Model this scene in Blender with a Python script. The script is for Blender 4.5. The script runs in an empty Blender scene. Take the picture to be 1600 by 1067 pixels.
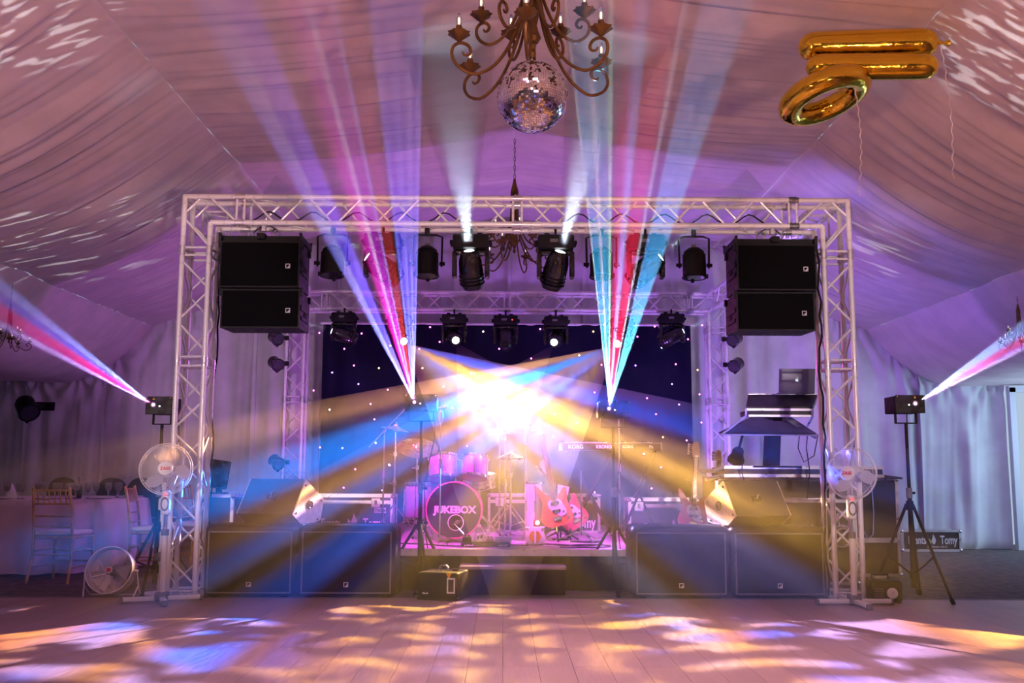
import bpy, bmesh, math, random
from mathutils import Vector as V, Matrix, Quaternion
R = math.radians
rnd = random.Random(11)
sc = bpy.context.scene
COL = sc.collection

# ------------------------------------------------------------------ camera
F, PITCH, YAW, ROLL, CAMZ = 1551.59, .1282, .0094, .004, 1.11
cam = bpy.data.objects.new('camera', bpy.data.cameras.new('camera'))
COL.objects.link(cam)
cam.data.sensor_width = 36
cam.data.lens = F * 36 / 1600
cam.data.clip_start = .05
cam.matrix_world = (Matrix.Translation((0, 0, CAMZ)) @ Matrix.Rotation(-YAW, 4, 'Z')
                    @ Matrix.Rotation(math.pi / 2 + PITCH, 4, 'X') @ Matrix.Rotation(ROLL, 4, 'Z'))
sc.camera = cam


def at(px, py, Y):
    """World point seen at a pixel of the 1600 x 1067 photograph, at depth Y."""
    d = cam.matrix_world.to_3x3() @ V(((px - 800) / F, -(py - 533.5) / F, -1))
    return d * (Y / d.y) + V((0, 0, CAMZ))


# ------------------------------------------------------------------ world, exposure
wd = bpy.data.worlds.new('world')
sc.world = wd
wd.use_nodes = True
wd.node_tree.nodes['Background'].inputs[0].default_value = (.62, .78, 1, 1)
wd.node_tree.nodes['Background'].inputs[1].default_value = .7
vs = sc.view_settings
vs.view_transform = 'Standard'
vs.look = 'None'
vs.gamma = 1
vs.use_curve_mapping = False
vs.exposure = 0
cy = sc.cycles
cy.max_bounces = 5
cy.diffuse_bounces = 2
cy.glossy_bounces = 2
cy.transmission_bounces = 3
cy.transparent_max_bounces = 24
cy.volume_bounces = 0
cy.use_adaptive_sampling = True
cy.adaptive_threshold = .03
cy.use_denoising = True
cy.sample_clamp_indirect = 4


# ------------------------------------------------------------------ lights
def aim(o, to, up='Y'):
    o.rotation_euler = (V(to) - o.location).to_track_quat('-Z', up).to_euler()


def spot(name, loc, to, deg, energy, col=(1, 1, 1), blend=.3, rad=.04):
    l = bpy.data.lights.new(name, 'SPOT')
    l.energy, l.color, l.spot_size, l.spot_blend, l.shadow_soft_size = energy, col, R(deg), blend, rad
    o = bpy.data.objects.new(name, l)
    COL.objects.link(o)
    o.location = loc
    aim(o, to)
    return o


def area(name, loc, to, sx, sy, energy, col=(1, 1, 1), spread=180):
    l = bpy.data.lights.new(name, 'AREA')
    l.shape = 'RECTANGLE'
    l.size, l.size_y, l.energy, l.color, l.spread = sx, sy, energy, col, R(spread)
    o = bpy.data.objects.new(name, l)
    COL.objects.link(o)
    o.location = loc
    aim(o, to)
    return o


class G:
    """tiny node-graph helper for the gobos and the materials"""
    def __init__(s, nt): s.nt = nt
    def n(s, t, **k):
        x = s.nt.nodes.new(t)
        for a, b in k.items(): setattr(x, a, b)
        return x
    def l(s, a, b): s.nt.links.new(a, b)
    def m(s, op, a, b=None, c=None):
        x = s.n('ShaderNodeMath', operation=op)
        for i, q in enumerate((a, b, c)):
            if q is None: continue
            if isinstance(q, (int, float)): x.inputs[i].default_value = q
            else: s.l(q, x.inputs[i])
        return x.outputs[0]
    def ramp(s, fac, stops, interp='LINEAR'):
        r = s.n('ShaderNodeValToRGB')
        e = r.color_ramp
        e.interpolation = interp
        while len(e.elements) > 1: e.elements.remove(e.elements[0])
        for i, (p, c) in enumerate(stops):
            x = e.elements[0] if i == 0 else e.elements.new(p)
            x.position = p
            x.color = (*c, 1)
        s.l(fac, r.inputs[0])
        return r.outputs[0]
    def rng(s, v, a, b, c=0., d=1., smooth=True):
        x = s.n('ShaderNodeMapRange')
        if smooth: x.interpolation_type = 'SMOOTHSTEP'
        s.l(v, x.inputs[0])
        for i, q in enumerate((a, b, c, d)): x.inputs[i + 1].default_value = q
        return x.outputs[0]


def gobo_base(o):
    o.data.use_nodes = True
    g = G(o.data.node_tree)
    em = [n for n in g.nt.nodes if n.type == 'EMISSION'][0]
    tc = g.n('ShaderNodeTexCoord')
    sp = g.n('ShaderNodeSeparateXYZ')
    g.l(tc.outputs['Normal'], sp.inputs[0])
    nz = g.m('MULTIPLY', sp.outputs[2], -1)
    a = g.m('DIVIDE', sp.outputs[0], nz)
    b = g.m('DIVIDE', sp.outputs[1], nz)
    return g, em, a, b


AMB, BLU, LAV, DRK, BRN, PNK, WHT = (1, .52, .1), (.07, .2, 1), (.5, .42, .95), (0, 0, 0), (.36, .18, .07), (.85, .4, .35), (1, .78, .5)


def petal_gobo(o, centre, side, stops, seed, floor_gain=1.0, amber=(.34, .20, .02)):
    """colour wedges around the direction of a point in the audience, broken into blobs"""
    g, em, a, b = gobo_base(o)
    q = o.rotation_euler.to_matrix().inverted() @ (V(centre) - o.location)
    a0, b0 = q.x / -q.z, q.y / -q.z
    da, db = g.m('SUBTRACT', a, a0), g.m('SUBTRACT', b, b0)
    al = g.m('ARCTAN2', g.m('MULTIPLY', db, -1), g.m('MULTIPLY', da, -side))
    al = g.m('MULTIPLY', al, 180 / math.pi / 90)
    colr = g.ramp(al, [(p / 90, c) for p, c in stops], 'EASE')
    cx = g.n('ShaderNodeCombineXYZ')
    g.l(g.m('MULTIPLY', a, 11), cx.inputs[0])
    g.l(g.m('MULTIPLY', b, 46), cx.inputs[1])
    cx.inputs[2].default_value = seed
    nz = g.n('ShaderNodeTexNoise', noise_dimensions='3D')
    nz.inputs['Scale'].default_value = 1
    nz.inputs['Detail'].default_value = 1
    nz.inputs['Distortion'].default_value = .6
    g.l(cx.outputs[0], nz.inputs['Vector'])
    blob = g.rng(nz.outputs[0], .48, .56, .12, 3.6 * floor_gain)
    cx2 = g.n('ShaderNodeCombineXYZ')
    g.l(g.m('MULTIPLY', a, 7), cx2.inputs[0])
    g.l(g.m('MULTIPLY', b, 40), cx2.inputs[1])
    cx2.inputs[2].default_value = seed + 11
    n2 = g.n('ShaderNodeTexNoise', noise_dimensions='3D')
    n2.inputs['Scale'].default_value = 1
    n2.inputs['Detail'].default_value = 1
    g.l(cx2.outputs[0], n2.inputs['Vector'])
    mx = g.n('ShaderNodeMix', data_type='RGBA')
    mx.inputs['B'].default_value = (amber[0], amber[1], amber[2], 1)
    lit = g.m('MULTIPLY', g.rng(al, 16 / 90, 24 / 90, 0, 1), g.rng(al, 52 / 90, 46 / 90, 0, 1))
    g.l(g.m('MULTIPLY', g.rng(n2.outputs[0], .48, .55, 0, .55 if side > 0 else .4), lit), mx.inputs['Factor'])
    g.l(colr, mx.inputs['A'])
    colr = mx.outputs['Result']
    lf = g.n('ShaderNodeLightFalloff')
    lf.inputs['Smooth'].default_value = 42.
    g.l(blob, lf.inputs['Strength'])
    g.l(colr, em.inputs[0])
    g.l(lf.outputs['Quadratic'], em.inputs[1])


def fan_gobo(o, stops, half, thick):
    g, em, a, b = gobo_base(o)
    t = g.rng(a, -half, half, 0, 1, False)
    g.l(g.ramp(t, stops), em.inputs[0])
    g.l(g.rng(g.m('ABSOLUTE', b), thick, thick * .55, 0, 1), em.inputs[1])


# general light, with added keys and fills: warm wash from the hall behind the camera, violet stage wash, daylight at the right-hand openings
def violet_wash(name, loc, to, deg, e, col, y_line, z_line, sgn=1, soft=.012, z_top=None):
    """unseen spot, its light masked off along a chosen straight line"""
    o = spot(name, loc, to, deg, e, col, .5, .1)
    g, em, a, b = gobo_base(o)
    m = o.rotation_euler.to_matrix()
    edge = V((0, y_line, z_line)) - V((0, loc[1], loc[2]))
    nrm = V((0, edge.z, -edge.y)).normalized() * sgn
    nl = m.inverted() @ nrm
    s = g.m('SUBTRACT', g.m('ADD', g.m('MULTIPLY', a, nl.x), g.m('MULTIPLY', b, nl.y)), nl.z)
    f = g.rng(s, -soft, soft, .04 if sgn > 0 else 0, 1)
    if z_top:
        e2 = V((0, y_line, z_top)) - V((0, loc[1], loc[2]))
        n2 = m.inverted() @ V((0, e2.z, -e2.y)).normalized()
        s2 = g.m('SUBTRACT', g.m('ADD', g.m('MULTIPLY', a, n2.x), g.m('MULTIPLY', b, n2.y)), n2.z)
        f = g.m('MULTIPLY', f, g.rng(s2, -soft, soft, 0, 1))
    g.l(f, em.inputs[1])
    return o


violet_wash('wash_warm_left', (-3.6, -1.2, .4), (-2.0, 6.5, 4.6), 130, 700, (1, .46, .31), 8.8, 3.25, -1, .06)
violet_wash('wash_warm_right', (3.8, -1.2, .4), (2.2, 6.5, 4.6), 130, 780, (1, .46, .35), 8.8, 3.25, -1, .06)
violet_wash('beam_key', (.1, 2.2, 1.5), (.1, 8.8, 3.45), 64, 700, (1, .74, .72), 8.8, 3.2, -1, .02, 3.62)  # added key, masked to brighten only the front beam
area('hall_fill', (0, -3.5, 2.6), (0, 7.5, 1.2), 4, 1.2, 18, (1, .60, .70), 120)
spot('tower_key_left', (-3.2, 1.5, 2.0), (-2.9, 8.8, 1.9), 27, 800, (1, .76, .80), .6, .1)  # added key brightening the left tower, no fixture there
spot('tower_key_right', (3.4, 1.5, 2.0), (3.15, 8.8, 1.9), 27, 800, (1, .78, .84), .6, .1)  # added key brightening the right tower, no fixture there
area('dance_floor_fill', (.6, 3.9, 4.1), (.5, 6.0, 0), 2.4, .8, 46, (1, .56, .66), 66)  # added overhead fill that brightens the planks, no lamp hangs there
violet_wash('violet_left', (-1.6, 12.4, .8), (-2.4, 12.9, 4.4), 150, 120, (.60, .14, .95), 10.5, 4.5)
violet_wash('violet_right', (1.9, 12.4, .8), (3.2, 12.6, 4.4), 150, 240, (.40, .16, 1), 10.5, 4.5)
spot('violet_far_right', (2.2, 9.6, 3.2), (5.6, 12.2, 3.4), 100, 130, (.34, .2, 1), .8, .2)
spot('violet_far_left', (-2.2, 9.8, 3.0), (-5.4, 12.6, 2.6), 95, 12, (.6, .16, .9), .8, .2)
spot('blue_desk', (2.35, 9.75, .75), (2.75, 10.3, 1.6), 75, 90, (.08, .14, 1), .6, .05)  # added spot turning the desk shelf blue from below
spot('blue_laptop', (1.9, 9.3, 1.5), (3.0, 10.2, 1.95), 40, 40, (.12, .08, 1), .7, .05)  # added spot tinting the laptop lid blue
area('daylight_door', (8.3, 13.4, 1.6), (5.0, 12.6, 1.0), 1.2, 2.0, 34, (.48, .72, 1))
area('daylight_right', (9.0, 9.8, 1.9), (6.2, 14.4, 1.4), 2.0, 1.8, 42, (.42, .64, 1))
spot('magenta_left', (-1.62, 9.25, 2.95), (-.3, 10.6, .5), 56, 900, (1, .06, .85), .5, .08)
spot('magenta_right', (1.75, 9.25, 2.95), (.5, 10.6, .5), 56, 900, (.85, .1, 1), .5, .08)
spot('magenta_back', (-2.6, 13.3, 2.9), (1.5, 10.2, .5), 60, 450, (1, .1, .75), .5, .08)
spot('violet_back', (2.75, 13.3, 2.9), (-1.5, 10.2, .5), 60, 450, (.8, .15, 1), .5, .08)

CAMP = (0, 0, CAMZ)
DIM = lambda c, k: tuple(x * k for x in c)
RIGHT_FAN = [(0, DRK), (6, DRK), (9, (0.03, 0.02, 0.1)), (12.5, (0.02, 0.07, 0.62)), (15, (0.07, 0.03, 0.02)), (17, BRN), (20.5, (1, 0.5, 0.1)), (23.5, (0.186, 0.0868, 0.031)),
             (26, (0.174, 0.136, 0.31)), (29, (0.211, 0.174, 0.465)), (32.5, (0.0124, 0.0558, 0.434)), (36, (0.14, 0.06, 0.04)), (39, (0.06, 0.085, 0.25)), (43, (0.0035, 0.014, 0.0788)), (47, (0.0175, 0.00875, 0.00525)),
             (51, (0.056, 0.028, 0.00525)), (55, (0.0105, 0.00525, 0.00525)), (58, (0.0525, 0.0262, 0.00525)), (63, DRK), (90, DRK)]
LEFT_FAN = [(0, DRK), (6, DRK), (10, (0.3, 0.14, 0.05)), (12.5, (0.05, 0.04, 0.06)), (15, (0.02, 0.23, 1)), (18, (0.01, 0.21, 1)), (20.5, (0.22, 0.09, 0.04)), (22, (0.28, 0.12, 0.05)),
            (25, (0.0372, 0.0992, 0.558)), (27.5, (0.186, 0.0868, 0.031)), (30.5, (0.008, 0.09, 0.62)), (32, (0.006, 0.07, 0.55)), (35, (0.03, 0.012, 0.012)), (37, (0.01, 0.01, 0.08)), (42, (0.07, 0.035, 0.00875)), (46, (0.00875, 0.007, 0.0105)),
            (50, (0.0788, 0.042, 0.0105)), (54, (0.021, 0.0175, 0.0525)), (58, (0.063, 0.035, 0.00875)), (63, DRK), (90, DRK)]
CEN_R = [(0, DRK), (24, DRK), (32, (.1, .16, .6)), (40, (.2, .3, 1)), (47, (.7, .4, .3)), (54, BLU), (60, WHT), (67, AMB), (74, BRN), (78, AMB), (82, DRK), (90, DRK)]
CEN_L = [(0, DRK), (24, DRK), (32, (.05, .12, .7)), (40, (.3, .4, 1)), (47, (.5, .3, .15)), (54, (.15, .3, 1)), (59, AMB), (63, LAV), (66, DRK), (90, DRK)]
HEADS = [  # lens point, floor target, cone degrees, side, ramp, energy
    ((-1.37, 13.42, 2.83), (1.9, 6.3, .1), 40, 1, RIGHT_FAN, 60000),
    ((-.65, 13.42, 2.85), (.75, 6.4, 0), 30, 1, CEN_R, 330),
    ((.71, 13.42, 2.83), (-.75, 6.4, 0), 30, -1, CEN_L, 330),
    ((1.58, 13.42, 2.81), (-1.9, 6.3, .1), 40, -1, LEFT_FAN, 60000)]
head_spots = []
for i, (p, t, d, s, rp, e) in enumerate(HEADS):
    dv = (V(t) - V(p)).normalized()
    o = spot('beam_rear', V(p) + dv * .12, t, d, e, (1, 1, 1), .25, .03)
    petal_gobo(o, CAMP, s, rp, (1.3, 3.7, 7.4, 5.9)[i], (1, .6, .6, 1)[i], ((.34, .20, .02) if i in (0, 3) else (1, .5, .1)))
    head_spots.append(o)

UPS = [  # white-blue beams of the other heads: lens, direction, cone, length, energy, density
    (at(575, 400, 8.80), (-.95, -.45, .62), 13, 1.0, 60, 1.6),
    (at(733, 397, 8.80), (-.10, -.55, 1), 25, 1.9, 300, 1.1),
    (at(875, 398, 8.80), (.26, -.55, 1), 25, 1.9, 300, 1.1),
    (at(1031, 398, 8.80), (.95, -.45, .72), 14, 1.0, 60, 1.6),
    (at(520, 518, 13.45), (-1, -.35, .32), 17, 1.3, 26, 1.2),
    (at(1066, 518, 13.45), (1, -.35, .46), 17, 1.3, 34, 1.2)]
up_spots = []
for p, d, deg, L, e, dn in UPS:
    d = V(d).normalized()
    up_spots.append((spot('beam_white', p + d * .06, p + d * 2, deg, e, (.62, .76, 1), .9, .02), L, deg, dn))

K0 = (0, 0, 0)
LASERS = []


def laser(px, py, Y, q0, q1, Yend, stops, energy, thick=.016):
    """fan of laser light: aperture pixel, two edge pixels reached at depth Yend"""
    p = at(px, py, Y)
    e0, e1 = at(*q0, Yend), at(*q1, Yend)
    d0, d1 = (e0 - p).normalized(), (e1 - p).normalized()
    ax = (d0 + d1).normalized()
    side = (d1 - d0).normalized()
    side = (side - ax * side.dot(ax)).normalized()
    up = (-ax).cross(side)
    M = Matrix((side, up, -ax)).transposed()
    half = math.tan(d0.angle(d1) / 2)
    o = spot('laser_light', p, p + ax, 2 * math.degrees(math.atan(half)) + 6, energy, (1, 1, 1), 0, .004)
    o.rotation_euler = M.to_euler()
    fan_gobo(o, stops, half * 1.04, thick)
    LASERS.append((o, half * 1.06, thick, min((e0 - p).length, (e1 - p).length) * (1.35 if px < 1000 and px > 500 else 1.15)))
    return p


def bands(*segs):
    """colour stops: (start, end, colour, edge colour) per band, black between"""
    s = [(0, K0)]
    for a, b, c, e in segs:
        s += [(a, K0), (a + .006, e), (a + .016, c), (b - .016, c), (b - .006, e), (b, K0)]
    return s + [(1, K0)]


VB, RB, PB, CB = (.055, .04, .75), (.8, .02, .05), (.75, .02, .8), (.02, .28, .7)
LZ = [laser(647, 628, 9.2, (308, 0), (657, 0), 5.2, [(0, K0), (.01, (.3, .3, 1)), (.03, (.05, .04, .6)), (.05, (.4, .4, 1)), (.07, (.07, .05, .6)), (.1, (.5, .5, 1)), (.12, VB), (.25, (.16, .1, 1)), (.275, K0), (.33, K0), (.36, (.1, .0, .03)), (.40, (.5, .01, .3)), (.46, (.7, .02, .6)),
                                                       (.49, (.9, .6, 1)), (.505, (.4, .02, .5)), (.58, (.4, .02, .4)), (.6, (.4, .3, 1)), (.615, (.25, .01, .02)), (.70, (.3, .02, .02)), (.74, K0), (.765, (.2, .2, 1)),
                                                       (.80, VB), (.86, (.2, .2, 1)), (.88, VB), (.93, (.25, .25, 1)), (.95, VB), (.99, (.25, .25, 1)), (1, K0)], 20000),
      laser(952, 638, 9.2, (886, 0), (1172, 0), 5.2, [(0, K0), (.01, (.8, 1, 1)), (.025, CB), (.10, (.04, .35, .6)), (.13, (.8, .7, 1)), (.15, (.04, .4, .7)), (.22, (.05, .3, .6)), (.25, (.6, 1, .7)), (.27, (.1, .01, .03)), (.35, (.6, .01, .06)),
                                                       (.40, (.6, .3, .9)), (.44, (.4, .4, .9)), (.46, (.5, .01, .05)), (.56, (.75, .01, .06)), (.62, (.35, .02, .06)), (.64, (.7, .7, .9)), (.66, K0), (.72, K0), (.735, (.25, .5, 1)), (.76, CB),
                                                       (.83, (.1, .45, 1)), (.87, CB), (.92, (.12, .5, 1)), (.95, CB), (.985, (.2, .6, 1)), (1, K0)], 20000),
      laser(238, 632, 8.9, (0, 436), (0, 512), 7.0, [(0, K0), (.03, (.3, .4, 1)), (.1, (.15, .2, 1)), (.2, (.4, .4, 1)), (.3, VB), (.45, (.2, .15, 1)), (.5, (.7, .02, .25)), (.62, (.8, .02, .3)), (.72, (.7, 0, .1)), (.82, (.5, .02, .5)), (.88, (.7, .5, 1)), (.97, (.5, .2, 1)), (1, K0)], 5000, .02),
      laser(1432, 630, 8.7, (1600, 500), (1600, 546), 7.2, [(0, K0), (.05, (.5, .6, 1)), (.2, (.15, .25, 1)), (.35, (.4, .6, 1)), (.5, (.3, .2, .8)), (.6, (.9, .05, .1)), (.75, (.7, .03, .2)), (.85, (.5, .2, 1)), (.97, (.8, .6, 1)), (1, K0)], 5000, .02)]


def patch_light(name, loc, to, deg, e, ang, seed, sx, sy, thr):
    """added unseen spot with a noise-slit mask, imitating bright streaks on the ceiling"""
    o = spot(name, loc, to, deg, e, (.9, .95, 1), .5, .01)
    g, em, a, b = gobo_base(o)
    cx = g.n('ShaderNodeCombineXYZ')
    c, s = math.cos(ang), math.sin(ang)
    g.l(g.m('MULTIPLY', g.m('ADD', g.m('MULTIPLY', a, c), g.m('MULTIPLY', b, s)), sx), cx.inputs[0])
    g.l(g.m('MULTIPLY', g.m('SUBTRACT', g.m('MULTIPLY', b, c), g.m('MULTIPLY', a, s)), sy), cx.inputs[1])
    cx.inputs[2].default_value = seed
    nz = g.n('ShaderNodeTexNoise', noise_dimensions='3D')
    nz.inputs['Scale'].default_value = 1
    nz.inputs['Detail'].default_value = 2
    g.l(cx.outputs[0], nz.inputs['Vector'])
    g.l(g.rng(nz.outputs[0], thr, thr + .04, 0, 1), em.inputs[1])


patch_light('glint_left', (-1.6, 3.2, .4), at(60, 8, 6.6), 13, 700, .42, 3, 22, 95, .56)
patch_light('glint_right', (2.0, 3.2, .4), at(1575, 62, 6.9), 13, 800, -.55, 8, 22, 95, .54)
patch_light('glint_low_left', (-3.7, 7.0, .4), at(120, 375, 10.0), 30, 420, .15, 5, 9, 60, .6)
patch_light('glint_low_right', (4.0, 7.6, .4), at(1325, 400, 11.0), 22, 380, -.15, 9, 9, 60, .58)

# ------------------------------------------------------------------ mesh helpers


class MB:
    def __init__(s): s.v, s.f = [], []
    def add(s, vs_, fs):
        o = len(s.v)
        s.v += [tuple(x) for x in vs_]
        s.f += [tuple(i + o for i in f) for f in fs]
        return s
    def box(s, c, d, rot=None, taper=1.0):
        x, y, z = d[0] / 2, d[1] / 2, d[2] / 2
        pts = [V((sx * x * (taper if sz > 0 else 1), sy * y * (taper if sz > 0 else 1), sz * z)) for sx in (-1, 1) for sy in (-1, 1) for sz in (-1, 1)]
        if rot is not None: pts = [rot @ p for p in pts]
        return s.add([p + V(c) for p in pts], [(0, 1, 3, 2), (4, 6, 7, 5), (0, 4, 5, 1), (2, 3, 7, 6), (0, 2, 6, 4), (1, 5, 7, 3)])
    def rbox(s, c, d, r=.02, seg=2, rot=None):
        bm = bmesh.new()
        bmesh.ops.create_cube(bm, size=1)
        for v in bm.verts: v.co = V((v.co.x * d[0], v.co.y * d[1], v.co.z * d[2]))
        bmesh.ops.bevel(bm, geom=bm.edges[:], offset=r, segments=seg, profile=.5, affect='EDGES')
        bm.verts.index_update()
        vs_ = [((rot @ v.co) if rot is not None else v.co) + V(c) for v in bm.verts]
        fs = [[v.index for v in f.verts] for f in bm.faces]
        bm.free()
        return s.add(vs_, fs)
    def cyl(s, a, b, r0, r1=None, n=12, caps=True):
        a, b = V(a), V(b)
        r1 = r0 if r1 is None else r1
        d = (b - a).normalized()
        u = d.orthogonal().normalized()
        w = d.cross(u)
        vs_, fs = [], []
        for p, r in ((a, r0), (b, r1)):
            for i in range(n):
                t = 2 * math.pi * i / n
                vs_.append(p + u * (r * math.cos(t)) + w * (r * math.sin(t)))
        for i in range(n): fs.append((i, (i + 1) % n, n + (i + 1) % n, n + i))
        if caps: fs += [tuple(range(n))[::-1], tuple(range(n, 2 * n))]
        return s.add(vs_, fs)
    def tube(s, pts, r, n=8, closed=False):
        pts = [V(p) for p in pts]
        m = len(pts)
        rs = r if isinstance(r, (list, tuple)) else [r] * m
        vs_, fs, u = [], [], None
        for i, p in enumerate(pts):
            if closed: d = pts[(i + 1) % m] - pts[i - 1]
            else: d = pts[min(i + 1, m - 1)] - pts[max(i - 1, 0)]
            d.normalize()
            if u is None: u = d.orthogonal().normalized()
            u = (u - d * u.dot(d))
            u = u.normalized() if u.length > 1e-6 else d.orthogonal().normalized()
            w = d.cross(u)
            for k in range(n):
                t = 2 * math.pi * k / n
                vs_.append(p + (u * math.cos(t) + w * math.sin(t)) * rs[i])
        for i in range(m if closed else m - 1):
            j = (i + 1) % m
            for k in range(n): fs.append((i * n + k, i * n + (k + 1) % n, j * n + (k + 1) % n, j * n + k))
        if not closed: fs += [tuple(range(n))[::-1], tuple(range((m - 1) * n, m * n))]
        return s.add(vs_, fs)
    def lathe(s, prof, n=24, M=None, wob=None, caps=True):
        M = M or Matrix.Identity(4)
        vs_, fs, m = [], [], len(prof)
        for r, z in prof:
            for k in range(n):
                t = 2 * math.pi * k / n
                q = r * (wob(t, z) if wob else 1)
                vs_.append(M @ V((q * math.cos(t), q * math.sin(t), z)))
        for i in range(m - 1):
            for k in range(n): fs.append((i * n + k, i * n + (k + 1) % n, (i + 1) * n + (k + 1) % n, (i + 1) * n + k))
        if caps: fs += [tuple(range(n))[::-1], tuple(range((m - 1) * n, m * n))]
        return s.add(vs_, fs)
    def ell(s, c, rad, n=16, m=10, rot=None):
        prof = [(max(.02, math.sin(math.pi * i / m)), -math.cos(math.pi * i / m)) for i in range(m + 1)]
        M = Matrix.Translation(c) @ (rot.to_4x4() if rot is not None else Matrix.Identity(4)) @ Matrix.Diagonal((*rad, 1))
        return s.lathe(prof, n, M)
    def prism(s, poly, d0, d1, M=None):
        """polygon in local x,z extruded along local y from d0 to d1"""
        M = M or Matrix.Identity(4)
        n = len(poly)
        vs_ = [M @ V((x, d0, z)) for x, z in poly] + [M @ V((x, d1, z)) for x, z in poly]
        fs = [tuple(range(n)), tuple(range(n, 2 * n))[::-1]] + [(i, n + i, n + (i + 1) % n, (i + 1) % n) for i in range(n)]
        return s.add(vs_, fs)
    def ring(s, c, rad, r, axis=(0, 0, 1), n=32, m=8):
        d = V(axis).normalized()
        u = d.orthogonal().normalized()
        w = d.cross(u)
        return s.tube([V(c) + u * (rad * math.cos(2 * math.pi * i / n)) + w * (rad * math.sin(2 * math.pi * i / n)) for i in range(n)], r, m, True)


def mesh_of(name, mb, m, smooth=True, ang=35):
    me = bpy.data.meshes.new(name)
    me.from_pydata(mb.v, [], mb.f)
    bm = bmesh.new()
    bm.from_mesh(me)
    bmesh.ops.recalc_face_normals(bm, faces=bm.faces[:])
    bm.to_mesh(me)
    bm.free()
    if smooth:
        me.polygons.foreach_set('use_smooth', [True] * len(me.polygons))
        me.set_sharp_from_angle(angle=R(ang))
    if m is not None: me.materials.append(m)
    return me


def link(name, me, parent=None, M=None):
    o = bpy.data.objects.new(name, me)
    COL.objects.link(o)
    if parent is not None: o.parent = parent
    if M is not None: o.matrix_local = M
    return o


def part(name, mb, m, parent=None, smooth=True, label=None, ang=35, M=None):
    o = link(name, mesh_of(name, mb, m, smooth, ang), parent, M)
    if label: o['label'] = label
    return o


def tag(o, label=None, cat=None, group=None, kind=None):
    for k, v in (('label', label), ('category', cat), ('group', group), ('kind', kind)):
        if v: o[k] = v
    return o


def thing(name, label, cat, loc=(0, 0, 0), rotz=0, group=None, parent=None):
    o = bpy.data.objects.new(name, None)
    o.empty_display_size = .1
    COL.objects.link(o)
    o.location = loc
    o.rotation_euler = (0, 0, rotz)
    return tag(o, label, cat, group)


def copy_tree(o, parent=None):
    c = o.copy()
    COL.objects.link(c)
    if parent is not None: c.parent = parent
    for ch in list(o.children): copy_tree(ch, c)
    return c


def text_mesh(name, s, size, m, parent, M, extrude=.002, bold=0., xs=1., align='CENTER', label=None):
    cu = bpy.data.curves.new(name, 'FONT')
    cu.body, cu.size, cu.extrude, cu.offset = s, size, extrude, bold
    cu.align_x, cu.align_y = align, 'CENTER'
    cu.resolution_u = 3
    t = bpy.data.objects.new(name, cu)
    COL.objects.link(t)
    dg = bpy.context.evaluated_depsgraph_get()
    me = bpy.data.meshes.new_from_object(t.evaluated_get(dg))
    bpy.data.objects.remove(t)
    for v in me.vertices: v.co.x *= xs
    me.materials.clear()
    me.materials.append(m)
    o = link(name, me, parent, M)
    if label: o['label'] = label
    return o


FRONT = Matrix.Rotation(math.pi / 2, 4, 'X')   # text plane facing -Y
# ------------------------------------------------------------------ materials


def pm(name, col, rough=.5, metal=0., var=0., scale=8., bump=0., bscale=60., sheen=0., trans=0., coat=0., rndtint=0., stretch=None):
    m = bpy.data.materials.new(name)
    m.use_nodes = True
    g = G(m.node_tree)
    b = g.nt.nodes['Principled BSDF']
    b.inputs['Base Color'].default_value = (*col, 1)
    b.inputs['Roughness'].default_value = rough
    b.inputs['Metallic'].default_value = metal
    b.inputs['Sheen Weight'].default_value = sheen
    b.inputs['Transmission Weight'].default_value = trans
    b.inputs['Coat Weight'].default_value = coat
    if var or bump:
        tc = g.n('ShaderNodeTexCoord')
        vec = tc.outputs['Object']
        if stretch:
            mp = g.n('ShaderNodeMapping')
            mp.inputs['Scale'].default_value = stretch
            g.l(vec, mp.inputs['Vector'])
            vec = mp.outputs[0]
    if var:
        nz = g.n('ShaderNodeTexNoise')
        nz.inputs['Scale'].default_value = scale
        nz.inputs['Detail'].default_value = 5
        g.l(vec, nz.inputs['Vector'])
        f = g.rng(nz.outputs[0], .3, .7, 1 - var, 1 + var)
        if rndtint:
            oi = g.n('ShaderNodeObjectInfo')
            f = g.m('MULTIPLY', f, g.rng(oi.outputs['Random'], 0, 1, 1 - rndtint, 1 + rndtint, False))
        mx = g.n('ShaderNodeMix', data_type='RGBA', blend_type='MULTIPLY')
        mx.inputs['Factor'].default_value = 1
        mx.inputs['A'].default_value = (*col, 1)
        cc = g.n('ShaderNodeCombineColor')
        for i in range(3): g.l(f, cc.inputs[i])
        g.l(cc.outputs[0], mx.inputs['B'])
        g.l(mx.outputs['Result'], b.inputs['Base Color'])
        g.l(g.rng(nz.outputs[0], .3, .7, max(0, rough - .08), min(1, rough + .08)), b.inputs['Roughness'])
    if bump:
        n2 = g.n('ShaderNodeTexNoise')
        n2.inputs['Scale'].default_value = bscale
        g.l(vec, n2.inputs['Vector'])
        bp = g.n('ShaderNodeBump')
        bp.inputs['Strength'].default_value = bump
        bp.inputs['Distance'].default_value = .01
        g.l(n2.outputs[0], bp.inputs['Height'])
        g.l(bp.outputs[0], b.inputs['Normal'])
    return m


def em(name, col, strength):
    m = bpy.data.materials.new(name)
    m.use_nodes = True
    b = m.node_tree.nodes['Principled BSDF']
    b.inputs['Base Color'].default_value = (0, 0, 0, 1)
    b.inputs['Emission Color'].default_value = (*col, 1)
    b.inputs['Emission Strength'].default_value = strength
    return m


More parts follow.
